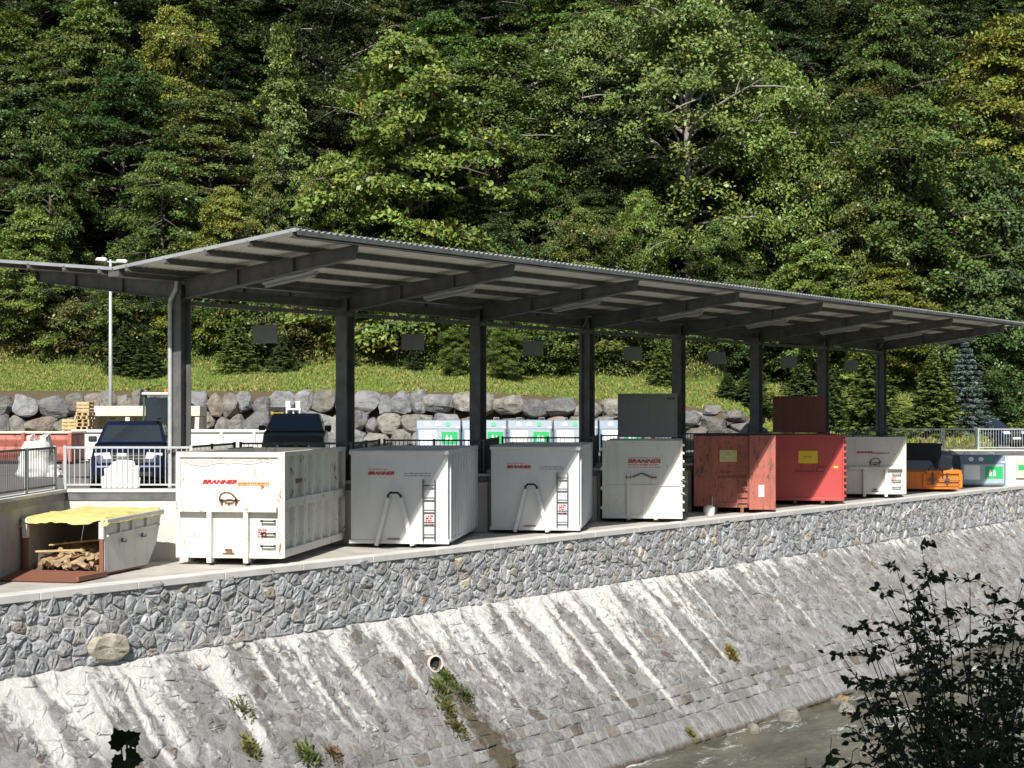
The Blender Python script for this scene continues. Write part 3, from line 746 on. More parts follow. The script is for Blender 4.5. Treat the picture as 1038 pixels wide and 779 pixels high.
def container_ribbed(x0, Y, w, z1, label, mat, full=True, L=5.7, far=False):
    Y *= KD; w *= KD
    e = empty('skip_container', (PX(x0, Y)+w/2*math.cos(PHI), Y, 0), PHI, label=label, cat='container', group='roll-off containers parked under the canopy')
    h = w/2; zb = .22
    mb = shell(w-.1, L, zb, z1-.02, mat); mb.build('body', mat, e, bevel=.006)
    fr = MB(); y0 = -.05
    fr.box(-h, -h+.1, y0, .05, zb-.06, z1, mat); fr.box(h-.1, h, y0, .05, zb-.06, z1, mat)
    fr.box(-h+.1, h-.1, y0, .05, z1-.12, z1-.004, mat); fr.box(-h+.1, h-.1, y0, .04, zb-.06, zb+.05, mat)
    fr.build('front_frame', mat, e, bevel=.012)
    zm = zb+(z1-zb)*.44
    cb = MB(); cb.add([(-h+.1, 0, zm+.10), (h-.1, 0, zm+.10), (h-.1, -.17, zm+.04), (-h+.1, -.17, zm+.04), (-h+.1, -.17, zm-.04), (h-.1, -.17, zm-.04), (h-.1, 0, zm-.04), (-h+.1, 0, zm-.04)],
           [(0, 1, 2, 3), (3, 2, 5, 4), (4, 5, 6, 7), (0, 3, 4, 7), (1, 6, 5, 2), (0, 7, 6, 1)], mat); cb.build('cross_beam', mat, e, bevel=.008)
    sk = .42
    for x in (-sk, sk):
        mb = MB(); mb.box(x-.055, x+.055, -.16, .03, .06, zm-.02, mat); mb.build('front_strut', mat, e, bevel=.008)
    skids(e, L-.2, (-sk, sk), zb+.02, mat)
    # hook bow with rusty bracket
    mb = MB(); hz = zm+.30
    mb.tube([(-.20, -.03, hz-.10), (-.18, -.14, hz-.02), (-.13, -.19, hz+.05), (-.05, -.2, hz+.09), (.05, -.2, hz+.09), (.13, -.19, hz+.05), (.18, -.14, hz-.02), (.20, -.03, hz-.10)], .020, 8, M['rust'])
    for x in (-.17, .15): mb.box(x-.012, x+.022, -.05, .0, hz-.24, hz-.06, M['rust'])
    mb.box(-.10, .10, -.03, 0, hz-.16, hz-.13, M['rust']); mb.box(-.02, .02, -.04, 0, hz-.26, hz-.14, M['rust']); mb.box(-.24, .26, -.02, 0, hz-.09, hz-.075, M['rust'])
    mb.build('hook_bow', M['rust'], e)
    MB().box(-.14, .14, -.055, -.045, zb+.02, zb+.06, M['rust']).box(-.08, .08, -.07, -.05, zb+.1, zb+.15, M['rust']).build('drain_latch', M['rust'], e)
    ladder(e, h-.47, h-.17, zb+.08, zm-.1, 3, M['blacksteel'], -.085, rails=False)
    mb = MB()
    for s_ in (1,):
        n_ = 8
        for i in range(n_):
            y = .02+(L-.1)*i/(n_-1)
            for (a, c) in ((zb+.14, zm+.03), (zm+.24, z1-.1)):
                mb.add([(h-.05, y, a), (h+.045, y+.012, a), (h+.045, y+.085, a), (h-.05, y+.1, a), (h-.05, y, c), (h+.045, y+.012, c), (h+.045, y+.085, c), (h-.05, y+.1, c)],
                       [(0, 1, 5, 4), (1, 2, 6, 5), (2, 3, 7, 6), (4, 5, 6, 7), (0, 3, 2, 1)], mat)
        mb.box(h-.06, h+.05, 0.06, L, z1-.1, z1+.005, mat); mb.box(h-.06, h+.05, .06, L, zm+.04, zm+.235, mat); mb.box(h-.06, h+.05, .06, L, zb-.04, zb+.135, mat)
        MB().box(-h-.0, -h+.06, .06, L, z1-.1, z1+.004, mat).build('side_rail', mat, e); MB().box(-h-.0, -h+.06, .06, L, zb-.04, zb+.12, mat).build('side_rail', mat, e)
        mb.box(h-.055, h+.055, -.03, .06, zb-.05, z1+.006, mat)
    mb.build('side_ribs', mat, e, bevel=.006)
    return e, h, zb, zm
# 1 big rusty white
e, h, zb, zm = container_ribbed(177, 36.6, 2.40, 2.52, 'big white container with rust spots in full sun, nearest in the row', M['white'])
e.rotation_euler.z = R(-8)
lettering(e, -.62, 1.815, .78, .125, -.014); fineprint(e, -.92, -.66, 1.83, M['signback'], 1, .012, y=-.004)
mb = MB(); mb.box(.20, .92, -.012, -.002, 1.83, 1.85, M['orangetext']); mb.build('underline', M['orangetext'], e); fineprint(e, .2, .92, 1.80, M['orangetext'], 2, .03, .035)
fineprint(e, .66, .86, .78, M['redtext'], 4, .035, .05, y=-.01)
# sagging wire and bent hooks across the front top
mb = MB(); pts = [(-1.0+.2*i, -.07-.012*(i % 2), 2.33-.05*math.sin(i*.9)*math.sin(i*.5)-.02*(i % 3)) for i in range(11)]
mb.tube(pts, .006, 5, M['rust']); mb.build('wire', M['rust'], e)
mb = MB(); mb.box(-.0, .03, 0, 0, 0, 0, M['greytext']) if False else None
tx = text_mesh('side_lettering', 'BRANNER', .16, M['rustred'], e, (h+.004, 1.0, 1.78), (R(90), 0, R(90)), .2, .02, .9)
# 7 far white with hook ring
e, h, zb, zm = container_ribbed(857.5, 64.8, 2.26, 2.42, 'scratched white container with a hook ring, beside the bright red one', M['whiteworn'])
lettering(e, -.72, 1.77, .6, .11, -.014); fineprint(e, -.1, .55, 1.78, M['redtext'], 2, .03, .04)
fineprint(e, .62, .82, .8, M['redtext'], 3, .04, .06, y=-.01)

def container_smooth(x0, Y, w, z1, label, mat, ladx=(.62, .92)):
    Y *= KD; w *= KD
    e = empty('skip_container', (PX(x0, Y)+w/2*math.cos(PHI), Y, 0), PHI, label=label, cat='container', group='roll-off containers parked under the canopy')
    L = 5.6; h = w/2-.04; zb = .15
    mb = MB(); th = .06   # front leans slightly, corners flared
    mb = shell(2*h, L, zb, z1-.03, mat); mb.build('body', mat, e, bevel=.01)
    mb = MB(); mb.prism([(-.075, z1-.03), (-.075, z1-.085), (.0, z1-.13), (.07, z1-.13), (.07, z1)], -h-.035, h+.035, mat)
    for sx_ in (-1, 1):
        a, b_ = sorted((sx_*(h-.05), sx_*(h+.05))); mb.box(a, b_, .075, L, z1-.11, z1+.004, mat)
    mb.box(-h, h, L-.08, L+.02, z1-.11, z1+.0, mat)
    mb.build('top_rim', mat, e, bevel=.01)
    mb = MB(); mb.box(-h-.04, h+.03, -.03, .04, zb-.05, zb+.04, mat); mb.build('bottom_edge', mat, e, bevel=.006)
    # A-shaped bow
    mb = MB(); zt = 1.36; x = -.10
    mb.bar((x-.46, -.15, .06), (x-.16, -.11, zt-.1), .065, .10, mat); mb.bar((x+.46, -.15, .06), (x+.16, -.11, zt-.1), .065, .10, mat)
    mb.build('a_frame', mat, e, bevel=.01)
    mb = MB(); mb.tube([(x-.17, -.08, zt-.14), (x-.16, -.15, zt-.04), (x-.09, -.2, zt+.03), (x+.09, -.2, zt+.03), (x+.16, -.15, zt-.04), (x+.17, -.08, zt-.14)], .03, 8, M['blacksteel']); mb.build('hook_bow', M['blacksteel'], e)
    mb = MB(); mb.box(x-.32, x+.30, -.02, -.001, zb+.06, zb+.13, M['dark']) if False else mb.box(x-.2, x+.12, -.018, -.002, zb+.06, zb+.085, M['rustred']); mb.build('rust_streak_plate', M['rustred'], e)
    lettering(e, -.80, 1.83, .66, .115, -.014); fineprint(e, -.78, -.3, 1.965, M['redtext'], 1, .014)
    fineprint(e, .13, .80, 1.86, M['greytext'], 2, .022, .06)
    ladder(e, *ladx, zb+.03, 1.72, 5, M['rail'], -.09)
    fineprint(e, ladx[0]+.05, ladx[1]-.06, .78, M['redtext'], 5, .04, .055, y=-.01)
    MB().tube([(-.9+w, -.02, z1-.08), (-.9+w, -.08, z1-.08)], .001, 3, mat) if False else None
    for sx_ in (1, -1):
        mb = MB()
        for i in range(11):
            y = .25+(L-.4)*i/10; a, b_ = sorted((sx_*(h-.02), sx_*(h+.045))); mb.box(a, b_, y, y+.09, zb+.02, z1-.1, mat)
        mb.box(*sorted((sx_*(h-.02), sx_*(h+.03))), .08, L, zb-.03, zb+.06, mat)
        mb.build('side_ribs', mat, e, bevel=.008)
    skids(e, L-.2, (x-.46, x+.46), zb+.01, mat)
    for sx_ in (1,): MB().box(h-.10, h+.01, -.095, -.075, z1-.12, z1-.02).build('corner_cap', M['whitep'], e, bevel=.02)
    return e
container_smooth(353.5, 41.3, 2.50, 2.46, 'clean pale grey container with A-shaped bow and ladder, left one of the matching pair', M['whiteclean'])
container_smooth(496.5, 46.0, 2.50, 2.46, 'clean pale grey container with A-shaped bow and ladder, right one of the matching pair', M['whiteclean'])

# 4 latched white container
Y = 50.7*KD; w_ = 2.42*KD
e = empty('skip_container', (PX(610.5, Y)+w_/2, Y, 0), PHI, label='grimy white container with latches down its right edge and a grey lid standing open', cat='container', group='roll-off containers parked under the canopy')
mt = M['whiteworn']; L = 5.5; h = w_/2
shell(w_-.06, L, .18, 2.5, mt).build('body', mt, e, bevel=.01)
mb = MB(); y0 = -.05
mb.box(-h, -h+.09, y0, .04, .12, 2.53, mt); mb.box(h-.09, h, y0, .04, .12, 2.53, mt); mb.box(-h+.09, h-.09, y0, .04, 2.43, 2.526, mt); mb.box(-h+.09, h-.09, y0, .04, .12, .24, mt)
mb.box(-h+.09, h-.09, -.03, .0, 1.12, 1.16, mt); mb.box(.02, .05, -.02, 0, .24, 1.6, mt); mb.build('front_frame', mt, e, bevel=.01)
mb = MB()
for i in range(9): z = .35+i*.25; mb.box(h-.02, h+.06, -.07, .05, z, z+.07, M['cream'])
for z in (.4, 1.0, 1.6, 2.2): mb.box(-h-.05, -h+.02, -.07, .03, z, z+.1, mt)
mb.build('hinge_lugs', M['cream'], e, bevel=.006)
mb = MB(); mb.bar((-.42, -.06, .15), (-.42, -.06, 1.52), .09, .06, mt); mb.bar((.36, -.06, 1.2), (.36, -.06, 1.52), .09, .06, mt)
mb.bar((-.3, -.06, 1.4), (-.02, -.06, 1.52), .035, .035, M['blacksteel']); mb.bar((-.02, -.06, 1.52), (.26, -.06, 1.4), .035, .035, M['blacksteel'])
mb.box(-.5, -.34, -.09, -.02, 1.36, 1.42, M['rustred']); mb.box(.28, .44, -.09, -.02, 1.36, 1.42, M['rustred'])
mb.build('lifting_gear', mt, e)
lettering(e, -.46, 1.83, 1.0, .17, -.014, M['redtext']); fineprint(e, -.45, .55, 1.985, M['greytext'], 1, .016); fineprint(e, -.45, .5, 1.76, M['redtext'], 1, .03); fineprint(e, -.45, .55, 1.69, M['greytext'], 1, .022)
skids(e, L-.2, (-.42, .42), .2, mt)
ld = MB(); ld.box(-1.0, 1.02, L-.12, L-.04, 2.54, 4.02, M['lidgrey']); ld.box(-1.0, 1.02, L-.16, L-.0, 3.96, 4.03, M['lidgrey'])
for x in (-1.0, .96): ld.box(x, x+.06, L-.15, L-.01, 2.5, 3.95, M['lidgrey'])
ld = ld.build('lid', M['lidgrey'], e, bevel=.008); ld['label'] = 'grey lid standing upright at the back'
fineprint(ld, .68, .92, 3.83, M['blacksteel'], 1, .06, y=L-.17)
mb = MB()
for z in (.9, 1.3): mb.tube([(h-.05, -.06, z), (h+.12, -.1, z-.04)], .02, 6, M['rail'])
mb.build('latch_handle', M['rail'], e)

# 5 old faded red
Y = 55.4*KD; w_ = 2.68*KD
e = empty('skip_container', (PX(703.5, Y)+w_/2, Y, 0), PHI, label='old faded red container with ladder, pale yellow sign and a white sheet of paper', cat='container', group='roll-off containers parked under the canopy')
mt = M['oldred']; h = w_/2; L = 5.5
mb = shell(w_-.04, L, .2, 2.6, mt); mb.build('body', mt, e, bevel=.008)
mb = MB(); mb.box(-h, -h+.82, -.07, .03, .22, 2.6, mt); mb.box(.48, h, -.12, .03, .12, 2.62, mt); mb.box(-h+.82, .48, -.05, .02, .18, .36, mt); mb.box(-h, h, -.05, .05, 2.602, 2.66, M['blacksteel'])
mb.build('front_posts', mt, e, bevel=.015)
mb = MB(); mb.box(-h+.9, .46, -.04, 0, 1.18, 1.225, M['rustred']); mb.box(-h+.86, -.1, -.03, 0, 1.36, 1.4, M['rustred']); mb.build('cross_bars', M['rustred'], e)
ladder(e, .10, .44, .3, 2.35, 9, M['rustred'], -.17)
ob = MB().box(-.50, .08, -.03, -.006, 1.72, 2.12).build('sign_plate', M['palesign'], e)
fineprint(ob, -.34, -.08, 1.94, M['greytext'], 1, .03, y=-.036); fineprint(ob, -.25, -.15, 2.0, M['greytext'], 1, .02, y=-.036)
MB().box(.80, .98, -.135, -.122, .55, .95).build('paper_notice', M['whitep'], e)
mb = MB(); mb.box(-h+.72, -h+.8, -.12, 1.5, .0, .22, M['pipe']); mb.box(.2, .3, -.1, 2, .0, .2, M['rustred']); mb.build('skid', M['rustred'], e)
o = MB().tube([(-h+.62, -.10, .02), (-h+.62, -.10, .55)], .02, 8, M['cream']).build('lever', M['cream'], e)
# little grey drum on the floor by the old red container
e = empty('bucket', (PX(719, 55.3), 55.3, 0), 0, label='small pale round tub on the dock floor in front of the old red container', cat='tub')
MB().tube([(0, 0, 0), (0, 0, .12), (0, 0, .26), (0, 0, .33)], [.17, .19, .19, .08], 16).build('tub', M['whiteclean'], e, smooth=False)

# 6 bright red
Y = 60.1*KD; w_ = 2.50*KD
e = empty('skip_container', (PX(784.5, Y)+w_/2, Y, 0), PHI, label='bright red container with a yellow sign and a dark red lid standing open', cat='container', group='roll-off containers parked under the canopy')
mt = M['red']; h = w_/2; L = 5.5
shell(w_-.06, L, .2, 2.55, mt).build('body', mt, e, bevel=.01)
mb = MB(); mb.box(-h, -h+.07, -.05, .03, .16, 2.56, mt); mb.box(h-.07, h, -.05, .03, .16, 2.56, mt); mb.box(-h+.07, h-.07, -.06, .03, 2.46, 2.56, mt); mb.box(-h+.07, h-.07, -.05, .03, .16, .27, mt)
mb.build('front_frame', mt, e, bevel=.01)
mb = MB()
for i in range(10): z = .3+i*.23; mb.box(h-.02, h+.07, -.07, .05, z, z+.08, mt)
mb.build('hinge_lugs', mt, e, bevel=.006)
ob = MB().box(-.38, .32, -.03, -.006, 1.52, 1.98).build('sign_plate', M['yellowsign'], e)
fineprint(ob, -.18, .12, 1.74, M['greytext'], 1, .06, y=-.036)
mb = MB(); mb.box(-.5, .52, -.09, -.004, 1.17, 1.22, mt); mb.box(-.26, -.2, -.05, 0, 1.22, 1.5, mt); mb.box(.16, .22, -.05, 0, 1.22, 1.5, mt); mb.box(.3, .55, -.1, 0, 1.24, 1.36, mt); mb.build('lifting_gear', mt, e, bevel=.01)
MB().box(.90, 1.05, -.01, -.002, 1.35, 1.43).build('warning_sticker', M['yellowsign'], e)
ld = MB(); ld.box(-1.05, 1.0, L-.1, L-.03, 2.6, 4.02, M['rustred']); ld.box(-1.05, 1.0, L-.14, L, 3.96, 4.02, M['rustred'])
ld = ld.build('lid', M['rustred'], e, bevel=.008); ld['label'] = 'dark red lid standing upright at the back'
skids(e, L-.2, (-.5, .5), .2, M['rustred'])

# 8 orange press + black hopper
Y = 71.2
e = empty('waste_press', (PX(916, Y), Y, 0), R(-5), label='low orange waste press with two grey cylinders, half shaded, beside the far white container', cat='waste press')
w_ = PX(974, Y)-PX(916, Y)
mb = MB(); mb.prism([(0, .12), (0, .85), (.25, .93), (2.6, .93), (2.6, .12)], 0, w_, M['orange']); mb.build('body', M['orange'], e, bevel=.03)
mb = MB(); mb.box(.95, w_-.02, -.1, 0, .78, .91, M['orange']); mb.box(.8, .95, -.08, 0, .2, .77, M['orange']); mb.box(w_-.14, w_, -.1, 0, .2, .77, M['orange']); mb.build('frame_bars', M['orange'], e, bevel=.01)
mb = MB()
for x in (1.2, 1.8): mb.tube([(x, -.13, .35), (x, -.13, .82)], .04, 8, M['rail']); mb.box(x-.1, x+.1, -.16, -.08, .48, .58, M['rail'])
mb.tube([(.95, -.13, .52), (w_-.1, -.13, .52)], .028, 8, M['rail']); mb.tube([(.95, -.13, .34), (w_-.1, -.13, .34)], .02, 8, M['rail']); mb.build('cylinders', M['rail'], e)
mb = MB(); mb.tube([(1.0, -.05, .9), (1.15, -.1, 1.1), (1.45, -.12, 1.06), (1.6, -.1, .9), (1.62, -.1, .6)], .022, 6, M['black']); mb.build('hose', M['black'], e)
mb = MB(); mb.add([(.05, .4, .93), (1.4, .4, .93), (1.35, 1.4, 1.3), (.1, 1.4, 1.3), (.05, 2.4, .93), (1.4, 2.4, .93)], [(0, 1, 2, 3), (3, 2, 5, 4), (0, 3, 4), (1, 5, 2)], M['signback']); mb.build('chute', M['signback'], e)
mb = MB(); mb.add([(1.5, .5, .93), (2.15, .5, .93), (2.2, 1.2, 1.4), (1.75, 1.2, 1.5), (1.5, 2.2, .93), (2.2, 2.2, .93)], [(0, 1, 2, 3), (3, 2, 5, 4), (0, 3, 4), (1, 5, 2)], M['signback']); mb.build('chute', M['signback'], e)
e = empty('crusher_box', (PX(917, 74.6), 74.6, 0), R(-5), label='black crusher box standing behind the orange press, its top at railing height', cat='crusher box')
mb = MB(); mb.box(0, 1.6, 0, 2.2, .1, 1.9, M['blacksteel']); mb.build('body', M['blacksteel'], e, bevel=.02)
mb = MB(); mb.box(-.03, 1.64, -.05, 2.25, 1.89, 1.98, M['blacksteel']); mb.tube([(.7, .2, 1.95), (.7, .2, 2.15)], .03, 8, M['blacksteel']); mb.build('lid', M['blacksteel'], e)
mb = MB(); mb.box(.8, 1.45, -.06, 0, 1.2, 1.28, M['black']); mb.build('feed_slot', M['black'], e)

# ================================================================ RECYCLING BINS
def bottle(mb, x, z, y, mat, s=1):
    pts = [(-.07, 0), (.07, 0), (.07, .2), (.03, .28), (.03, .36), (-.03, .36), (-.03, .28), (-.07, .2)]
    mb.prism([(x+a*s, z+b_*s) for a, b_ in pts], y-.008, y, mat, axis='y')
def rbin(x, Y, z, w_, label, rz=0, ph=1.0):
    e = empty('recycling_bin', (x, Y, z), rz, label=label, cat='recycling bin', group='recycling bins')
    mb = MB(); mb.prism([(0, .06), (0, 1.18), (.16, 1.6), (1.3, 1.6), (1.46, 1.18), (1.46, .06)], 0, w_-.04, M['binbody']); mb.build('body', M['binbody'], e, bevel=.03)
    mb = MB(); mb.box(.08, w_-.12, -.016, 0, .16, 1.14, M['binpale']); mb.build('front_panel', M['binpale'], e, bevel=.006)
    mb = MB(); mb.box(.16, .88, -.028, -.017, .36, 1.08, M['whitep']); mb.build('white_poster', M['whitep'], e)
    mb = MB(); mb.box(1.12, w_-.18, -.028, -.017, .42, 1.02, M['green']); p = mb.build('green_poster', M['green'], e)
    mb = MB(); bottle(mb, 1.35, .55, -.030, M['whitep'], .9); bottle(mb, 1.53, .55, -.030, M['whitep'], .8); mb.build('bottle_symbol', M['whitep'], p)
    mb = MB(); sl = math.atan2(.16, .42)
    for xx, mt in ((.50, M['whitep']), (.95, M['green'] if ph > 1 else M['sack']), (1.38, M['green'] if ph > .5 else M['whitep'])):
        c = Vector((xx, .08, 1.39)); nn = Vector((0, -.42, .16)).normalized()
        MB().tube([c-nn*.02, c+nn*.03], .115, 16, mt).build('deposit_hole', mt, e)
    mb = MB(); mb.box(w_-.24, w_-.08, .0, .02, 1.2, 1.27, M['whitep']); mb.build('label_plate', M['whitep'], e)
    mb = MB()
    for xx in (.5, w_-.5): mb.tube([(xx-.12, .73, 1.58), (xx-.12, .73, 1.7), (xx+.12, .73, 1.7), (xx+.12, .73, 1.58)], .015, 6, M['galv'])
    mb.build('lifting_lug', M['galv'], e)
    e.scale = (1, 1, .9)
    return e
bl = ['leftmost of the blue-grey recycling bins standing in a row before the boulders', 'second blue-grey recycling bin from the left in the row before the boulders', 'third blue-grey recycling bin of the row before the boulders',
      'fourth blue-grey recycling bin of the row before the boulders', 'fifth blue-grey recycling bin, partly behind the standing grey lid']
for i in range(5): rbin(PX(422, 74)+i*2.02, 74+.0*i, DECK, 2.0, bl[i], 0, (.6, 1.1, .6, 1.1, .6)[i])
rbin(PX(973.5, 76.0), 76.0, 0, 2.1, 'lone blue-grey recycling bin in the dock beside the orange press', 0, 1.0)
MB_ = MB(); 
e = empty('notice_board', (PX(1031, 77.3), 77.4, .35), 0, label='small framed notice with green patches on the far right concrete wall', cat='notice')
MB().box(0, .75, 0, .04, 0, .85).build('board', M['cream'], e); MB().box(.08, .7, -.01, -.002, .35, .6).build('poster', M['green'], e)

# ================================================================ SKIP WITH FIREWOOD
sx_, sy_ = PX(24, 35.1), 35.1
SR = R(-13)
e = empty('open_skip', (sx_+.02, sy_, 0.0), SR, label='grey open-fronted skip of firewood with its rusty ramp down and a yellow tarp on top', cat='skip')
W_ = 1.78; H0 = 1.16; H1 = 1.21; L = 2.75
def side(x, sgn):
    mb = MB(); pr = [(0, .08), (2.05, .08), (2.5, .55), (L, H1), (0, H0)]
    mb.prism(pr, x, x+.04*sgn, M['skipgrey']); 
    mb.bar((x+.05*sgn, .02, H0-.02), (x+.05*sgn, L, H1-.01), .1, .09, M['skipgrey']); mb.bar((x+.045*sgn, .1, .84), (x+.045*sgn, L-.15, .92), .07, .05, M['skipgrey'])
    for y in (.62, 1.2, 1.9): mb.box(*sorted((x+.02*sgn, x+.085*sgn)), y, y+.06, .88, H0+.02, M['skipgrey'])
    mb.tube([(x+.02*sgn, .8, .70), (x+.14*sgn, .8, .70)], .045, 10, M['rail']); mb.tube([(x+.02*sgn, 1.75, .74), (x+.14*sgn, 1.75, .74)], .045, 10, M['rail'])
    return mb.build('side_panel', M['skipgrey'], e, bevel=.008)
side(0, -1); side(W_, 1)
mb = MB(); mb.box(0.0, W_, .02, 2.06, .04, .1, M['rustred']); mb.add([(0, 2.05, .08), (W_, 2.05, .08), (W_, 2.5, .55), (0, 2.5, .55), (0, L, H1), (W_, L, H1)], [(0, 1, 2, 3), (3, 2, 5, 4)], M['skipgrey']); mb.build('tub_floor', M['rustred'], e)
for x, s_ in ((-.02, 1), (W_-.06, 1)):
    mb = MB(); mb.box(x, x+.09, -.05, .05, .05, .78, M['rustred']); mb.box(x-.01, x+.1, -.06, .06, .78, H0+.02, M['whiteworn']); mb.build('door_post', M['rustred'], e, bevel=.01)
mb = MB(); mb.prism([(-.04, .07), (-1.35, .012), (-1.37, .04), (-.04, .12)], -.12, W_+.1, M['rustred']); mb.box(-.14, -.08, -1.32, -.06, .03, .13, M['rustred']); mb.box(W_+.08, W_+.14, -1.32, -.06, .03, .13, M['rustred']); mb.build('ramp_door', M['rustred'], e, bevel=.006)
# tarp
def grid_sheet(name, fn, nu, nv, mat, parent=None, th=.012, **k):
    vs = [fn(i/nu, j/nv) for j in range(nv+1) for i in range(nu+1)]
    fs = [(j*(nu+1)+i, j*(nu+1)+i+1, (j+1)*(nu+1)+i+1, (j+1)*(nu+1)+i) for j in range(nv) for i in range(nu)]
    me = bpy.data.meshes.new(name); me.from_pydata(vs, [], fs); me.materials.append(mat); me.shade_smooth()
    o = bpy.data.objects.new(name, me); C.objects.link(o); o.parent = parent
    md = o.modifiers.new('thick', 'SOLIDIFY'); md.thickness = th
    return tag(o, **k) if k else o
def tarp(u, v):
    x = -.12+u*(W_+.24); y = -.10+v*(L+.06); z = H0+.05*v+.065
    z += .05*math.sin(math.pi*u)*math.sin(math.pi*v)+.035*mnoise.noise(Vector((u*6, v*7, 1)))+.025*mnoise.noise(Vector((u*17, v*20, 4)))
    z -= .05*(math.sin(math.pi*u))*(1-v)**4+(.12 if u < .03 or u > .97 else 0)
    if v < .04: z -= .07+.03*math.sin(u*11)
    return (x, y, z)
mx = Matrix.Translation((sx_+.02, sy_, 0)) @ Matrix.Rotation(SR, 4, 'Z')
o = grid_sheet('tarpaulin', tarp, 34, 40, M['yellow'], None, label='crumpled yellow tarpaulin lying over the firewood skip', cat='tarpaulin'); o.location = (sx_+.02, sy_, 0); o.rotation_euler = (0, 0, SR)
# split logs
lp = []
for k in range(5):
    r_ = random.Random(k); mb = MB(); L_ = .34
    ang = sorted(r_.uniform(0, 6.28) for _ in range(5)) if k % 2 else [0, 1.4, 2.4, 3.6, 5.2]
    rr = .075
    poly = [(rr*math.cos(a)*r_.uniform(.7, 1.1), rr*math.sin(a)*r_.uniform(.6, 1.0)) for a in ang]
    mb.prism(poly, -L_/2, L_/2, M['log']); o = mb.build('split_log', M['log'], None, bevel=.006)
    tag(o, 'short split piece of pale firewood in the heap inside the open skip', 'log', 'split logs heaped in the skip'); lp.append(o)
k = 0
r_ = random.Random(3)
for i in range(130):
    o = lp[i % 5] if i < 5 else lp[i % 5].copy()
    if i >= 5: C.objects.link(o)
    x = r_.uniform(.35, 1.62); y = r_.uniform(-.1, 1.7); top = .12+.30*min(1, y/.9)*(.6+.4*math.sin(x*2.0))
    z = .17+r_.random()*top
    if i < 95: z = .12+top*r_.uniform(.75, 1.0)+.04
    p = mx @ Vector((x, y, z)); o.location = p; o.rotation_euler = (r_.uniform(-.5, .5), r_.uniform(-.5, .5), r_.uniform(0, 3.14))
hp = grid_sheet('bark_debris', lambda u, v: (.08+u*(W_-.14), .1+v*2.0, .10+.40*min(1, v*2.2)*(.45+.55*math.sin(u*2.6+.2))+.05*mnoise.noise(Vector((u*7, v*7, 2)))), 20, 20, M['bark'], None, .03)
hp.location = (sx_+.02, sy_, 0); hp.rotation_euler = (0, 0, SR); tag(hp, 'dark heap of bark and debris under the split logs in the skip', 'debris', kind='stuff')
for i, (a, b_, w2) in enumerate((((.25, .0, .50), (1.15, .35, .52), .13), ((.75, .05, .22), (1.1, 1.0, .5), .10), ((.3, .5, .6), (1.5, .9, .72), .16))):
    mb = MB(); mb.bar(mx @ Vector(a), mx @ Vector(b_), w2, .03, M['wood']); o = mb.build('plank', M['wood']); tag(o, ('pale plank lying across the firewood at the skip mouth', 'narrow board leaning inward on the logs', 'wide board at the back of the firewood heap')[i], 'plank', 'loose boards in the skip')
mb = MB(); mb.prism([(.16, .12), (.6, .12), (.62, .5), (.18, .48)], .25, .29, M['bark'], axis='y'); o = mb.build('crate_board', M['bark']); o.location = (sx_+.02, sy_, 0); o.rotation_euler = (0, 0, SR); tag(o, 'dark upright board on the left in the skip mouth', 'board')
# ================================================================ YARD OBJECTS
# big bag
def sackmesh(name, w_, h_, seed, **k):
    nu, nv = 28, 18; vs = []
    for j in range(nv+1):
        v = j/nv
        for i in range(nu):
            a = 2*math.pi*i/nu; r_ = (w_/2)*(1-.55*max(0, v-.55)**1.0/.45*.8)*(1.0+.10*math.sin(v*9))
            sq = 1/max(abs(math.cos(a)), abs(math.sin(a)))**.5
            nn = 1+.20*mnoise.noise(Vector((math.cos(a)*2, math.sin(a)*2, v*4+seed)))+.10*mnoise.noise(Vector((math.cos(a)*6, math.sin(a)*6, v*9+seed)))
            vs.append((math.cos(a)*r_*sq*nn, math.sin(a)*r_*sq*nn, v*h_*(1+.06*mnoise.noise(Vector((a, v*3, seed))))))
    vs.append((0, 0, h_*.96)); vs.append((0, 0, 0))
    fs = [(j*nu+i, j*nu+(i+1) % nu, (j+1)*nu+(i+1) % nu, (j+1)*nu+i) for j in range(nv) for i in range(nu)]
    fs += [(nv*nu+i, nv*nu+(i+1) % nu, len(vs)-2) for i in range(nu)]+[((i+1) % nu, i, len(vs)-1) for i in range(nu)]
    me = bpy.data.meshes.new(name); me.from_pydata(vs, [], fs); me.materials.append(M['sack']); me.shade_smooth()
    o = bpy.data.objects.new(name, me); C.objects.link(o); return o
Yb = 46.5
e = empty('big_bag', (PX(37, Yb), Yb, DECK), 0, label='crumpled white woven bulk sack on the deck behind the left railing', cat='sack')
o = sackmesh('sack', .95, 1.0, 3, ); o.parent = e
for i, (x, y) in enumerate(((-.22, -.1), (.2, -.05), (.05, .2))):
    MB().tube([(x, y, .8), (x+.05, y-.05, 1.12), (x+.16, y, 1.2), (x+.2, y+.05, .85)], .045, 6).build('loop', M['sack'], e, smooth=True)
o = sackmesh('sack_fold', .62, .35, 8); o.parent = e; o.location = (.42, -.1, 0); 
# crumpled white cover in front of the car
Yc = 38.86
e = empty('white_board', (PX(123, Yc), Yc, DECK), 0, label='ragged white insulation panel standing between the railing and the blue car', cat='panel')
prof = [(-.45, .05), (-.47, .3), (-.38, .34), (-.40, .5), (-.28, .52), (-.20, .66), (-.12, .66), (-.1, .86), (.12, .85), (.14, .7), (.30, .68), (.33, .56), (.43, .52), (.41, .3), (.45, .28), (.42, .05)]
MB().prism(prof, -.03, .03, M['sack'], axis='y').build('panel', M['sack'], e, bevel=.012)

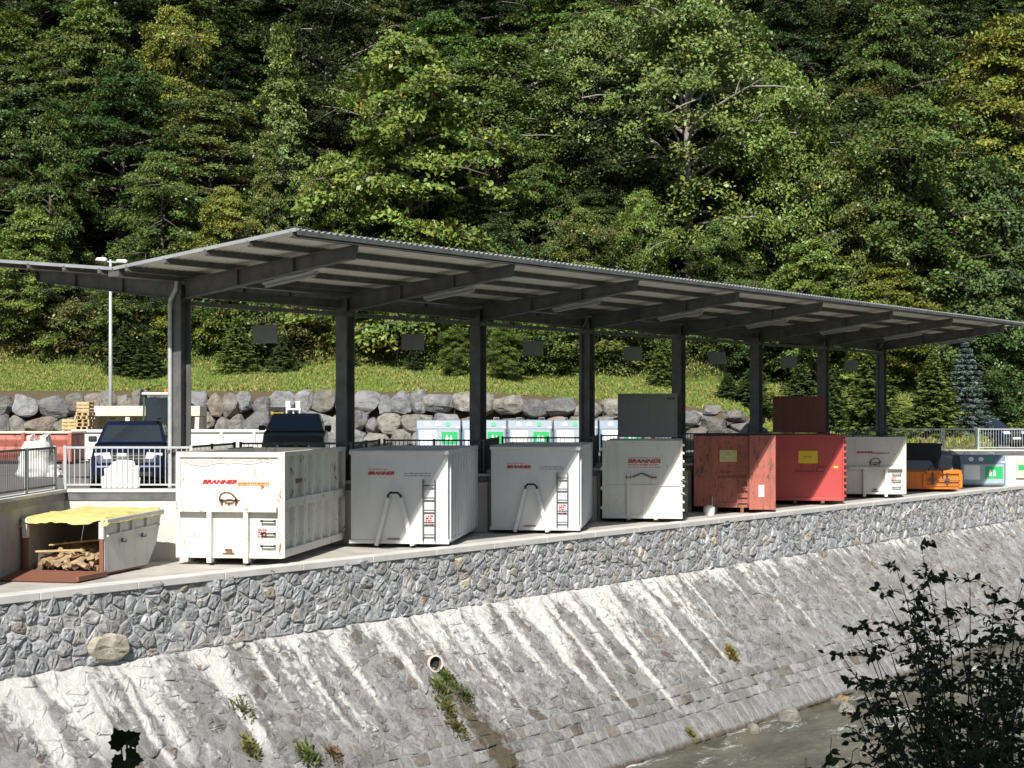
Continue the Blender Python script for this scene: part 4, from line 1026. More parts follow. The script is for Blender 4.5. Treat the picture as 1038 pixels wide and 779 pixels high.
# ribbed low containers behind
def trough(x0, x1, Y, z0, h_, dp, mat, label, ribs, inner=None, cat='container', nm='steel_trough'):
    e = empty(nm, (PX(x0, Y), Y, z0), 0, label=label, cat=cat, group='low containers parked across the yard'); w_ = PX(x1, Y)-PX(x0, Y)
    mb = MB(); mb.box(0, w_, 0, .06, .1, h_, mat); mb.box(0, w_, dp-.06, dp, .1, h_, mat); mb.box(0, .06, .06, dp-.06, .1, h_, mat); mb.box(w_-.06, w_, .06, dp-.06, .1, h_, mat); mb.box(.06, w_-.06, .06, dp-.06, .1, .2, mat)
    mb.build('tub', mat, e, bevel=.01)
    MB().box(-.03, w_+.03, -.08, .02, h_-.08, h_+.03).box(-.03, w_+.03, -.06, -.002, .06, .18).build('rim', mat, e, bevel=.02)
    mb = MB()
    for i in range(ribs+1): x = (w_-.1)*i/ribs; mb.box(x, x+.11, -.07, -.004, .18, h_-.08, mat)
    mb.build('ribs', mat, e, bevel=.01)
    mb = MB()
    for x in (.5, w_-.6): mb.box(x, x+.1, -.02, dp, 0, .1, mat)
    mb.build('skid', mat, e)
    return e
trough(73, 186, 62, DECK, 1.12, 2.2, M['whiteworn'], 'long low white container behind the blue car and the left post', 3)
trough(190, 292, 60, DECK, 1.15, 2.2, M['whiteworn'], 'long low white container behind the big rusty white container', 3)
e = empty('red_skip', (PX(-70, 58), 58, DECK), 0, label='long low faded red container with rounded ribs at the left edge', cat='container', group='low containers parked across the yard')
w_ = PX(72, 58)-PX(-70, 58)
mb = MB(); mb.prism([(0, .1), (-.1, .35), (-.04, .6), (-.12, .85), (0, 1.05), (1.9, 1.05), (1.9, .1)], 0, w_, M['oldred']); mb.build('tub', M['oldred'], e, bevel=.05, seg=3)
for i in range(4): x = w_*i/3.0; MB().box(x-.06, x+.06, -.17, .02, .08, 1.1).build('rib', M['oldred'], e, bevel=.02)
MB().box(-.06, w_+.06, -.1, 1.95, 1.052, 1.12).build('rim', M['cream'], e, bevel=.02)
MB().box(.2, .32, 0, 1.9, 0, .1).box(w_-.3, w_-.2, 0, 1.9, 0, .1).build('skid', M['oldred'], e)

# cream bunkers (open compartments)
Y = 72.0; e = empty('cream_bunker', (PX(92, Y), Y, DECK), 0, label='cream steel bunker with open-fronted compartments before the boulders', cat='bunker'); w_ = PX(203, Y)-PX(92, Y)
mb = MB(); mb.box(0, w_, 1.5, 1.6, 0, 2.0, M['cream']); mb.box(0, w_, -.1, 1.5, 1.62, 2.05, M['cream']); mb.build('shell', M['cream'], e, bevel=.02)
for i in range(4):
    x = (w_-.22)*i/3
    mb = MB(); mb.prism([(0, 0), (0, 1.6), (1.48, 1.6), (1.48, 0)], x, x+.1, M['cream']); mb.prism([(-.4, 0), (-.02, 1.6), (-.02, 0)], x, x+.18, M['cream']); mb.build('divider', M['cream'], e, bevel=.01)
mb = MB(); mb.box(.3, w_-.2, .4, 1.4, .0, .6, M['bark']); mb.build('contents', M['bark'], e)

# pallets
def pallet_proto():
    e = empty('pallet', (0, 0, 0)); 
    mb = MB()
    for i in range(5): mb.box(-.4, .4, -.6+i*.27, -.6+i*.27+.12, .11, .135, M['wood'])
    mb.build('deck_boards', M['wood'], e)
    mb = MB()
    for x in (-.35, 0, .35):
        mb.box(x-.05, x+.05, -.6, .6, 0, .02, M['wood'])
        for y in (-.53, 0, .53): mb.box(x-.05, x+.05, y-.07, y+.07, .02, .09, M['wood'])
        mb.box(x-.05, x+.05, -.6, .6, .09, .11, M['wood'])
    mb.build('bearers', M['wood'], e)
    return e
def crate(x, Y, z, w_, h_, label, grp):
    e = empty('wooden_crate', (x, Y, z), 0, label=label, cat='crate', group=grp)
    mb = MB(); k = 3
    for i in range(k):
        zz = h_*(i+.12)/k; mb.box(-w_/2, w_/2, -.4, -.375, zz, zz+h_/k*.72, M['wood']); mb.box(-w_/2, w_/2, .375, .4, zz, zz+h_/k*.72, M['wood']); mb.box(-w_/2, -w_/2+.025, -.375, .375, zz, zz+h_/k*.72, M['wood']); mb.box(w_/2-.025, w_/2, -.375, .375, zz, zz+h_/k*.72, M['wood'])
    mb.build('slats', M['wood'], e)
    for x_ in (-w_/2+.028, w_/2-.098):
        for y_ in (-.372, .302): MB().box(x_, x_+.07, y_, y_+.07, 0, h_, M['wood']).build('corner_post', M['wood'], e)
    return e
pr = pallet_proto(); Yp = 67.0; nst = 0
cum = []
for (px_, k, z0) in ((86.5, 13, DECK), (72.5, 8, DECK)):
    for i in range(k):
        o = pr if nst == 0 else copy_tree(pr); nst += 1
        o.location = (PX(px_, Yp)+rnd.uniform(-.03, .03), Yp+rnd.uniform(-.05, .05), z0+.138*i); o.rotation_euler = (0, 0, rnd.uniform(-.05, .05)); o.scale = (.66, .8, 1)
        hi = px_ > 80
        tag(o, ('flat wooden pallet within the taller stack' if hi else 'flat wooden pallet within the lower left stack')+' before the boulders', 'pallet', 'pallets stacked before the boulder wall' if hi else 'lower stack of pallets before the boulder wall')
crate(PX(86.5, Yp), Yp, DECK+.138*13, .5, .42, 'small slatted crate on top of the taller pallet stack', 'crates on the pallets')
crate(PX(72.5, Yp), Yp, DECK+.138*8, .56, .42, 'small slatted crate on top of the lower pallet stack', 'crates on the pallets')

# wheel loader (cab seen above the car)
Y = 66.0; e = empty('wheel_loader', (PX(160, Y), Y, DECK), R(8), label='small dark green wheel loader with a glazed cab behind the first canopy post', cat='loader')
mg = simple('dark_green_machine_paint', (.02, .07, .045), .45, 0, .15, 4, 0); M['dgreen'] = mg
mb = MB(); 
for x in (-.52, .52):
    for y in (-.55, .55): mb.bar((x, y, 1.1), (x*.93, y*.9, 2.48), .07, .07, mg)
mb.build('cab_frame', mg, e); MB().box(-.58, .58, -.62, .62, 2.46, 2.56).build('cab_roof', M['whiteclean'], e, bevel=.03)
mb = MB(); mb.box(-.44, .44, -.53, -.52, 1.3, 2.36, M['glass']); mb.box(-.5, -.49, -.5, .5, 1.15, 2.44, M['glass']); mb.box(.49, .5, -.5, .5, 1.15, 2.44, M['glass']); mb.build('windows', M['glass'], e)
MB().box(-.6, .6, -1.3, 1.6, .5, 1.1).build('body', mg, e, bevel=.08)
MB().box(-.5, .5, .7, 1.7, 1.1, 1.5).build('engine_cover', mg, e, bevel=.1)
for x in (-.75, .75):
    for y in (-.9, 1.1): 
        wh = MB().tube([(x-.16, y, .48), (x+.16, y, .48)], .48, 20).build('wheel', M['black'], e, bevel=.05); MB().tube([(x-.18, y, .48), (x+.18, y, .48)], .22, 14).build('rim', M['cream'], wh)
mb = MB(); mb.bar((-.3, -1.2, .9), (-.3, -2.1, .5), .12, .16, mg); mb.bar((.3, -1.2, .9), (.3, -2.1, .5), .12, .16, mg); mb.build('lift_arm', mg, e)
mb = MB(); mb.prism([(-2.1, .1), (-2.7, .1), (-2.2, .3), (-2.15, .8), (-2.05, .8)], -.8, .8, M['rail']); mb.build('bucket', M['rail'], e)
MB().tube([(.3, .2, 2.56), (.3, .2, 2.7)], .06, 10).build('beacon', M['orange'], e)

# black sign with yellow lettering, white stand
Y = 70.0; e = empty('advert_sign', (PX(281, Y), Y, DECK), 0, label='black sign board with yellow lettering on two posts, before the boulders', cat='sign')
MB().box(-.36, .36, -.02, .02, 1.53, 2.0).build('board', M['black'], e)
text_mesh('lettering', 'Branner', .17, M['yellowsign'], e, (-.27, -.025, 1.70), width=.54); 
for x in (-.3, .3): MB().box(x-.03, x+.03, .02, .06, 0, 1.95).build('post', M['rail'], e)
e = empty('white_stand', (PX(297, Y), Y, DECK), 0, label='white display stand with two small white boxes beside the black sign', cat='stand')
MB().box(-.33, .33, 0, .4, 1.88, 1.95).box(-.03, .03, .1, .2, 1.2, 1.88).build('top', M['whitep'], e)
for x in (-.3, .25): MB().box(x, x+.05, 0, .4, 0, 1.88).build('leg', M['whitep'], e)
for x in (-.22, .2): MB().box(x-.1, x+.1, .05, .3, 1.95, 2.25).build('box', M['whitep'], e, bevel=.03)

# street lamp with two heads
Y = 76.0; e = empty('street_lamp', (PX(112, Y), Y, DECK), 0, label='tall thin galvanised lamp post with two white heads, left of the canopy', cat='street lamp')
MB().tube([(0, 0, 0), (0, 0, 4), (0, 0, 8.7)], [.10, .085, .06], 10).build('pole', M['galv'], e, smooth=True)
MB().tube([(-.42, 0, 8.62), (.5, 0, 8.55)], .03, 6).build('crossarm', M['galv'], e)
for x, z in ((-.40, 8.70), (.52, 8.62)):
    MB().prism([(x-.26, z-.05), (x-.2, z+.08), (x+.2, z+.08), (x+.26, z-.02), (x+.2, z-.08)], -.15, .15, M['whitep'], axis='y').build('lamp_head', M['whitep'], e, bevel=.03)

# ---------------------------------------------------------------- cars (front towards -Y)
def car(label, loc_, rz, paint, Lc=4.2, Wc=1.78, Hc=1.66, kind='suv'):
    e = empty('parked_car', loc_, rz, label=label, cat='car')
    h = Wc/2
    # cross sections along y: (y, half width low, z bottom, z belt, half width belt)
    hood = {'hatch': .92, 'jeep': 1.17}.get(kind, 1.0)
    belt = {'hatch': .95, 'jeep': 1.26}.get(kind, 1.08)
    sec = [(0, .80, .30, .62, .74), (.05, .93, .24, hood-.22, .86), (.25, .98, .20, hood-.05, .90), (.6, 1, .20, hood, .93), (1.15, 1, .2, hood+.04, .95), (1.25, 1, .2, belt, .95), (2.4, 1, .2, belt, .955), (Lc-.35, 1, .22, belt, .95), (Lc-.08, .96, .28, belt-.02, .90), (Lc, .86, .36, belt-.3, .82)]
    vs = []; 
    for (y, wl, z0, z1, wb) in sec:
        zm = z0+(z1-z0)*.5
        vs += [(-h*wl*.96, y, z0), (-h*wl, y, zm), (-h*wb, y, z1-.03), (-h*wb*.85, y, z1), (h*wb*.85, y, z1), (h*wb, y, z1-.03), (h*wl, y, zm), (h*wl*.96, y, z0)]
    fs = [(k*8+i, k*8+i+1, (k+1)*8+i+1, (k+1)*8+i) for k in range(len(sec)-1) for i in range(7)]
    fs += [(k*8+7, k*8, (k+1)*8, (k+1)*8+7) for k in range(len(sec)-1)]+[tuple(range(8)), tuple((len(sec)-1)*8+i for i in range(8))]
    MB().add(vs, fs, paint).build('body', paint, e, bevel=.03)
    # greenhouse
    zr = Hc; yb0, yb1, yt0, yt1 = 1.15, Lc-.12, 1.85, Lc-.45
    gb, gt = h*.90, h*.74
    mb = MB(); z0 = belt-.02
    mb.add([(-gb, yb0, z0), (gb, yb0, z0), (gb, yb1, z0), (-gb, yb1, z0), (-gt, yt0, zr-.07), (gt, yt0, zr-.07), (gt, yt1, zr-.07), (-gt, yt1, zr-.07), (-gt*.9, yt0+.15, zr), (gt*.9, yt0+.15, zr), (gt*.9, yt1-.1, zr), (-gt*.9, yt1-.1, zr)],
           [(0, 1, 5, 4), (1, 2, 6, 5), (2, 3, 7, 6), (3, 0, 4, 7), (4, 5, 9, 8), (5, 6, 10, 9), (6, 7, 11, 10), (7, 4, 8, 11), (8, 9, 10, 11)], paint)
    mb.build('cabin', paint, e, bevel=.02)
    def lerp(a, b_, t): return Vector(a)+(Vector(b_)-Vector(a))*t
    def pane(A, B, Cc, Dd, nm, mat, off=.006, ins_=.07, insy=.1):
        A, B, Cc, Dd = map(Vector, (A, B, Cc, Dd)); nn = (B-A).cross(Dd-A).normalized()
        def bl(u, v): return lerp(lerp(A, B, u), lerp(Dd, Cc, u), v)
        q_ = [bl(ins_, insy), bl(1-ins_, insy), bl(1-ins_, 1-insy), bl(ins_, 1-insy)]
        return MB().add([p+nn*off for p in q_]+[p-nn*.01 for p in q_], [(0, 1, 2, 3), (7, 6, 5, 4), (0, 4, 5, 1), (1, 5, 6, 2), (2, 6, 7, 3), (3, 7, 4, 0)]).build(nm, mat, e)
    zt = zr-.07
    pane((-gb, yb0, z0), (gb, yb0, z0), (gt, yt0, zt), (-gt, yt0, zt), 'windscreen', M['glass'], ins_=.05, insy=.06)
    pane((gb, yb1, z0), (-gb, yb1, z0), (-gt, yt1, zt), (gt, yt1, zt), 'rear_window', M['glass'])
    for s_ in (1, -1):
        ys_ = [(0, .5), (.5, 1)]
        for a, b_ in ys_:
            pA = lerp((s_*gb, yb0, z0), (s_*gb, yb1, z0), a); pB = lerp((s_*gb, yb0, z0), (s_*gb, yb1, z0), b_); pC = lerp((s_*gt, yt0, zt), (s_*gt, yt1, zt), b_); pD = lerp((s_*gt, yt0, zt), (s_*gt, yt1, zt), a)
            pane(*( (pA, pB, pC, pD) if s_ > 0 else (pB, pA, pD, pC)), 'side_window', M['glass'])
        mr = MB().box(*sorted((s_*(h*.92), s_*(h*.92+.2))), 1.42, 1.52, belt+.0, belt+.15).build('wing_mirror', M['plastic'], e, bevel=.03)
        MB().add([(s_*h*.42, -.005, .70), (s_*h*.84, .06, .70), (s_*h*.86, .10, .84), (s_*h*.46, .03, .86), (s_*h*.42, .1, .70), (s_*h*.84, .2, .70), (s_*h*.86, .2, .84), (s_*h*.46, .2, .86)],
                 [(0, 1, 2, 3), (7, 6, 5, 4), (0, 4, 5, 1), (1, 5, 6, 2), (2, 6, 7, 3), (3, 7, 4, 0)]).build('headlight', M['lens'], e, bevel=.01)
        for y in (.78, Lc-.8):
            x0_, x1_ = sorted((s_*(h-.2), s_*(h+.012)))
            wh = MB().tube([(x0_, y, .33), (x1_, y, .33)], .335, 24).build('wheel', M['black'], e, bevel=.03)
            MB().tube([(s_*(h-.02), y, .33), (s_*(h+.02), y, .33)], .20, 16).build('rim', M['rim'], wh, bevel=.02)
            MB().tube([(x0_, y, .34), (s_*(h-.004), y, .34)], .40, 24).build('wheel_arch', M['plastic'], e)
        MB().box(*sorted((s_*h*.6, s_*h*.85)), Lc-.02, Lc+.02, .8, 1.0).build('tail_light', M['redtext'], e, bevel=.01)
    g = MB(); g.box(-h*.4, h*.4, -.02, .06, .70, .72, M['rim']); g.box(-h*.4, h*.4, -.01, .06, .60, .85, M['plastic']); g.box(-h*.4, h*.4, -.02, .06, .77, .79, M['rim']); g.build('grille', M['plastic'], e)
    MB().box(-h*.86, h*.86, -.05, .1, .28, .56).build('bumper', M['plastic'] if kind != 'suv' else paint, e, bevel=.05)
    MB().box(-h*.6, h*.6, -.058, -.045, .30, .40).build('air_intake', M['plastic'], e)
    MB().box(-.26, .26, -.075, -.052, .44, .55).build('number_plate', M['whitep'], e)
    if kind != 'hatch':
        for s_ in (1, -1): MB().tube([(s_*gt*.86, 2.0, zr+.06), (s_*gt*.86, Lc-.6, zr+.06)], .02, 6).build('roof_rail', M['plastic'], e)
    return e
car('dark blue sport utility car parked facing the railing behind the first canopy post', (PX(131, 39.6), 39.5, DECK), R(9), M['bluecar'], 4.2, 1.84, 1.58)
car('charcoal off-road car of which only cabin and bonnet show above the big white container', (PX(297, 48.3), 48.3, DECK), R(5), M['darkcar'], 4.3, 1.90, 1.76, 'jeep')
car('small dark car parked behind the railing at the far right edge', (PX(1030, 82.5), 82.5, DECK), R(28), M['bluecar'], 4.0, 1.7, 1.5, 'hatch')

# ================================================================ BOULDER WALL
def boulder(mb_v, mb_f, mb_c, c, sz, rg_, col):
    import mathutils
    bm = bmesh.new(); bmesh.ops.create_icosphere(bm, subdivisions=3, radius=1)
    pl = [(Vector((rg_.gauss(0, 1), rg_.gauss(-.5, 1), rg_.gauss(0, 1))).normalized(), rg_.uniform(.66, .95)) for _ in range(16)]
    pl.append((Vector((rg_.uniform(-.3, .3), -1, rg_.uniform(-.1, .4))).normalized(), .68))
    off = Vector((rg_.uniform(0, 50), 0, 0)); b0 = len(mb_v)
    for v in bm.verts:
        p = Vector(v.co); p = Vector([math.copysign(abs(x)**.62, x) for x in p])
        for nn, d_ in pl:
            k = p.dot(nn)
            if k > d_: p -= nn*(k-d_)*.93
        p *= 1+.13*mnoise.fractal(p*1.8+off, 1, 2, 3)
        mb_v.append((c[0]+p.x*sz[0], c[1]+p.y*sz[1], c[2]+p.z*sz[2]))
    for f in bm.faces: mb_f.append(tuple(b0+v.index for v in f.verts)); mb_c.append(col)
    bm.free()
bv, bf, bc = [], [], []
rg2 = random.Random(21)
for row, (zc, hh, yo) in enumerate(((1.95, .58, 0), (2.85, .58, .28), (3.78, .62, .55))):
    x = -42.0+row*.6
    while x < 11.6-(row*1.2):
        w_ = rg2.uniform(.6, 1.5); Ht = float(np.interp(x, [-40, -2, 4, 8, 11], [4.45, 4.35, 4.0, 3.7, 3.3])); sc = (Ht-1.45)/3.0
        z = 1.6+(zc-1.6)*sc+rg2.uniform(-.16, .16); g = rg2.uniform(.22, .40)
        k = rg2.random(); col = (g*1.04, g*.98, g*.87) if k < .45 else ((g*.88, g*.90, g*.93) if k < .93 else (g*1.18, g*1.0, g*.82))
        boulder(bv, bf, bc, (x+w_/2, 79.6+yo+rg2.uniform(-.1, .1), z), (w_*.62, .66, hh*sc*rg2.uniform(.85, 1.1)), rg2, col); x += w_
for (px_, py_, w_, h_) in ((724, 433, .72, .55), (752, 435, .55, .38), (700, 426, .6, .42), (766, 428, .45, .32), (705, 440, .6, .4), (738, 443, .6, .4), (745, 422, .55, .34), (722, 417, .5, .3), (770, 440, .5, .3)):
    boulder(bv, bf, bc, (PX(px_, 78.3), 78.4, PZ(py_, 78.3)), (w_, .7, h_), rg2, (.22+.03*(px_%3), .215+.03*(px_%3), .20+.03*(px_%3)))
me = bpy.data.meshes.new('boulder_wall'); me.from_pydata(bv, [], bf)
at = me.attributes.new('stone', 'FLOAT_COLOR', 'FACE'); at.data.foreach_set('color', np.array([(*c, 1) for c in bc], np.float32).ravel())
m, n, l, b, o = newmat('boulder_rock'); a_ = n.new('ShaderNodeAttribute'); a_.attribute_name = 'stone'; v = pos(n, l)
base = mixc(n, l, 1, a_.outputs['Color'], ramp(n, l, tnoise(n, l, 1.8, 8, .7, v), [(.3, .55), (.7, 1.45)]), 'MULTIPLY')
base = mixc(n, l, ramp(n, l, tnoise(n, l, 3, 7, .75, v), [(.50, 0), (.66, .7)]), base, (.30, .26, .19))
base = mixc(n, l, ramp(n, l, tnoise(n, l, 2.2, 7, .75, v, .8), [(.34, .7), (.44, 0)]), base, (.09, .085, .08))
l.new(base, b.inputs['Base Color']); b.inputs['Roughness'].default_value = .9; b.inputs['Specular IOR Level'].default_value = .2; bump(n, l, tnoise(n, l, 3, 9, .75, v), b, 1, .3)
me.materials.append(m); o = bpy.data.objects.new('boulder_wall', me); C.objects.link(o); tag(o, 'retaining wall of big grey-brown boulders below the grass slope', 'wall')
# ================================================================ RIVER ROCKS
rg3 = random.Random(9)
rocks = [(727, 722, .75, .34, 'pale grey rock'), (742, 700, .42, .22, 'tan rock'), (712, 736, .35, .18, 'small grey rock'), (858, 722, .6, .25, 'low flat rock'), (905, 705, .5, .22, 'grey rock'), (990, 735, .9, .4, 'large pale rock'), (1010, 690, .5, .25, 'rounded rock'), (880, 765, .6, .28, 'wet rock'), (770, 706, .3, .14, 'small wet rock')]
for i, (px_, py_, w_, h_, nm) in enumerate(rocks):
    Y = (EYE-RIV)*F/(py_-HZ); v_, f_, c_ = [], [], []
    x = PX(px_, Y); wdist = -(N.x*x+N.y*Y); 
    if wdist > 21.2: k = wdist-21.2; x += N.x*k; Y += N.y*k
    boulder(v_, f_, c_, (0, 0, 0), (w_*.5, w_*.5, h_), rg3, (.3, .3, .29)); me2 = bpy.data.meshes.new('river_rock'); me2.from_pydata(v_, [], f_)
    at = me2.attributes.new('stone', 'FLOAT_COLOR', 'FACE'); at.data.foreach_set('color', np.array([((.36, .34, .30, 1) if 'tan' not in nm else (.4, .28, .18, 1)) for c in c_], np.float32).ravel())
    me2.materials.append(m); o = bpy.data.objects.new('river_rock', me2); C.objects.link(o); o.location = (x, Y, RIV+.05)
    tag(o, nm+' '+('in the shallow water at the foot of the sloping stone wall', 'beside the pale rock at the wall toe', 'just left of the pale rock in the water', 'in midstream behind the near bush', 'in the stream between the bush twigs', 'in the stream low behind the bush at right', 'in the stream near the right edge', 'below the bush at the bottom of the picture', 'right of the tan rock by the wall toe')[i], 'rock', 'rocks in the river')
# ================================================================ TREES
def crown_arrays(seed, h, Rc, prof, nl=46, ns=7, lps=70, leaf=.2, flat=.3, base=.18, droop=.15, spray=.75):
    """returns leaf arrays and limb tubes; prof(v)->radius factor, v in 0..1 of crown height"""
    g = np.random.default_rng(seed); r_ = random.Random(seed)
    limbs = MB(); cs = []
    bend = (r_.uniform(-.05, .05)*h, r_.uniform(-.05, .05)*h)
    def trunk(z): k = z/h; return Vector((bend[0]*math.sin(k*2.6), bend[1]*math.sin(k*2.2), z))
    limbs.tube([trunk(h*k) for k in (0, .15, .35, .55, .75, .95)], [h*.022, h*.018, h*.014, h*.010, h*.006, h*.002], 8)
    for i in range(nl):
        v = (i+.5)/nl; z0 = h*(base+(1-base)*v*.93); az = i*2.39996+r_.uniform(-.4, .4)
        rr = Rc*prof(v)*r_.uniform(.52, 1.18)*(1+.22*math.sin(az*2+seed*1.7+v*5))
        el = R(38-22*(1-v))+R(r_.uniform(-12, 14)); d = Vector((math.cos(az)*math.cos(el), math.sin(az)*math.cos(el), math.sin(el)))
        a = trunk(z0); pts = []
        for q_ in range(6):
            u = q_/5; p = a+d*(rr*u); p.z -= droop*rr*u*u*1.6; p += Vector((r_.uniform(-.05, .05), r_.uniform(-.05, .05), 0))*rr*u
            pts.append(p)
        limbs.tube(pts, [h*.0065*(1-.8*k/5) for k in range(6)], 5, cap=False)
        for j in range(ns):
            u = .42+.6*(j+.5)/ns; k = min(4, int(u*5)); f_ = min(1.05, u)*5-k
            c = pts[k]+(pts[k+1]-pts[k])*f_
            side = Vector((-d.y, d.x, 0)).normalized()*r_.uniform(-.55, .55)*rr*u*.9
            c = c+side+Vector((0, 0, r_.uniform(-.22, .28)*rr*.5)); c.z -= abs(side.length)*.2
            if j % 2: limbs.tube([pts[k], (pts[k]+c)/2+Vector((0, 0, .05)), c], [h*.003, h*.002, h*.001], 4, cap=False)
            cs.append((*c, r_.uniform(.7, 1.2)*spray, math.atan2(c.y, c.x)))
    cs = np.array(cs); m_ = len(cs)
    n_ = m_*lps; idx = np.repeat(np.arange(m_), lps)
    rad = np.abs(g.random(n_))**.5; th = g.random(n_)*2*np.pi
    r3 = cs[idx, 3]; off = np.stack([rad*np.cos(th), rad*np.sin(th), np.zeros(n_)], 1)*r3[:, None]
    out = np.stack([np.cos(cs[idx, 4]), np.sin(cs[idx, 4]), np.zeros(n_)], 1)
    along = (off*out).sum(1)
    off[:, 2] = g.normal(size=n_)*flat*r3*.5-(rad**2)*r3*.22-along*.25
    c = cs[idx, :3]+off
    nr = g.normal(size=(n_, 3))*.42+np.array([0, 0, .85])+out*.30
    nr = unit(nr); a, b_ = frame_for(nr, g)
    a = unit(a+out*.6+np.array([0, 0, -.35])); b_ = unit(np.cross(nr, a))
    L = leaf*g.uniform(.6, 1.3, n_); 
    sp = np.clip(g.normal(1, .18, m_), .55, 1.5)[idx]; lf = g.normal(1, .14, n_).clip(.55, 1.5)
    warm = g.normal(0, .06, m_)[idx]+g.normal(0, .06, n_)
    t = np.stack([sp*lf*(1+warm*1.3), sp*lf, sp*lf*(1-warm)], 1).clip(.2, 2)
    yl = g.random(n_) < .012; t[yl] *= (2.2, 1.5, .8)
    return limbs, (c, a, b_, L, L*.62, t)
def spruce_arrays(seed, h, Rc, k=26, needles=34):
    g = np.random.default_rng(seed); r_ = random.Random(seed); limbs = MB()
    limbs.tube([(0, 0, 0), (0, 0, h*.5), (0, 0, h)], [h*.02, h*.012, h*.002], 6)
    C_, A_, B_, L_, W_, T_ = [], [], [], [], [], []
    for i in range(k):
        v = (i+.3)/k; z = h*(.03+.95*v); rr = Rc*(1-v)**.85*r_.uniform(.8, 1.12)+.05; nb = int(11-4*v)
        for j in range(nb):
            az = j*2*math.pi/nb+i*.7+r_.uniform(-.2, .2); r2_ = rr*r_.uniform(.75, 1.15)
            d = np.array([math.cos(az), math.sin(az), 0]); s_ = np.array([-d[1], d[0], 0])
            u = g.random(needles*2)**.7; w_ = g.normal(size=needles*2)*.22*r2_*(1.15-u)
            p = d*(u*r2_)[:, None]+s_*w_[:, None]; p[:, 2] += z-.28*r2_*u*(1-.45*u)+g.normal(size=len(u))*.025*h/3
            C_.append(p); nn = unit(g.normal(size=p.shape)*.4+np.array([0, 0, .8])+d*.5); a = unit(d+s_*np.sign(w_)[:, None]*.8+g.normal(size=p.shape)*.3+np.array([0, 0, -.1]))
            A_.append(a); B_.append(unit(np.cross(nn, a))); L_.append(g.uniform(.10, .19, len(u))*h/3.2); W_.append(L_[-1]*.30)
            q_ = (g.normal(1, .15)*g.normal(1, .15, len(u))*(.75+.5*u)).clip(.4, 1.7); T_.append(np.stack([q_, q_, q_], 1))
    return limbs, tuple(np.concatenate(x) for x in (C_, A_, B_, L_, W_, T_))
dome = lambda v: max(.12, math.sin(math.pi*min(1, (v*.80+.18)))**.7)
oval = lambda v: max(.12, math.sin(math.pi*(v*.86+.10))**.8)
cone = lambda v: max(.08, (1-v)**.8*1.0+.05)
PROT = {}
def proto(key, arrays, leafm, barkm, tname):
    limbs, arr = arrays; me = quads_mesh(key+'_crown', *arr, leafm)
    lo = limbs.build(key+'_trunk', barkm, None, smooth=True); lm = lo.data; bpy.data.objects.remove(lo)
    PROT[key] = (me, lm, tname)
H0_ = 10.0
proto('hazel', crown_arrays(1, 10, 4.3, dome, 56, 7, 100, .19, .28, .06, .26, .62), M['leaf'], M['bark'], 'broadleaf_tree')
proto('ash', crown_arrays(2, 10, 3.9, oval, 58, 7, 100, .16, .46, .12, .08, .60), M['leaf'], M['palebark'], 'broadleaf_tree')
proto('beech', crown_arrays(3, 10, 4.0, oval, 50, 7, 100, .165, .26, .08, .18, .64), M['leaf'], M['bark'], 'broadleaf_tree')
proto('maple', crown_arrays(4, 10, 3.6, oval, 54, 7, 100, .17, .42, .08, .14, .58), M['leaf'], M['bark'], 'broadleaf_tree')
proto('larch', crown_arrays(5, 10, 2.6, cone, 66, 6, 80, .13, .36, .08, .34, .42), M['leaf'], M['palebark'], 'conifer_tree')
proto('shrub', crown_arrays(6, 10, 7.0, dome, 34, 6, 46, .62, .5, .02, .15, 2.0), M['leaf'], M['bark'], 'shrub')
proto('spruce', spruce_arrays(7, 3.2, 1.25), M['needle'], M['bark'], 'young_spruce')
proto('fir', spruce_arrays(8, 3.2, 1.0, 30, 30), M['needle'], M['bark'], 'young_spruce')
proto('bluespruce', spruce_arrays(9, 3.4, 1.15, 17, 42), M['needle'], M['bark'], 'blue_spruce')
def plant(key, x, y, h, col, label, cat, group=None, wid=1.0, rz=None, z=None, hb=None):
    me, lm, nm = PROT[key]; hb = hb or {'spruce': 3.2, 'fir': 3.2, 'bluespruce': 3.4}.get(key, 10.0)
    z = float(terrain(x, y))-.08 if z is None else z
    if cat == 'bush': nm = 'round_bush'
    e = empty(nm, (x, y, z), rnd.uniform(0, 6.28) if rz is None else rz, label=label, cat=cat, group=group)
    s_ = h/hb; e.scale = (s_*wid, s_*wid, s_)
    for m2, n2 in ((me, 'crown'), (lm, 'trunk')):
        o = bpy.data.objects.new(n2, m2); C.objects.link(o); o.parent = e; o.color = (*col, 1) if n2 == 'crown' else (1, 1, 1, 1)
    return e
G = {'bright': (.155, .215, .046), 'hazel': (.165, .225, .050), 'mid': (.098, .145, .036), 'dark': (.056, .086, .026), 'yellow': (.180, .205, .038), 'olive': (.130, .160, .042),
     'brown': (.140, .145, .050), 'cool': (.092, .145, .050), 'light': (.165, .220, .062), 'deep': (.034, .053, .017)}  # deep: leaf green darkened to stand in for shade between crowns
CW = {'bright': 'bright green', 'hazel': 'fresh light green', 'mid': 'mid green', 'dark': 'dark green', 'yellow': 'yellow-green', 'olive': 'olive green', 'brown': 'brown-tinged', 'cool': 'cool green', 'light': 'pale green', 'deep': 'shade-darkened green'}
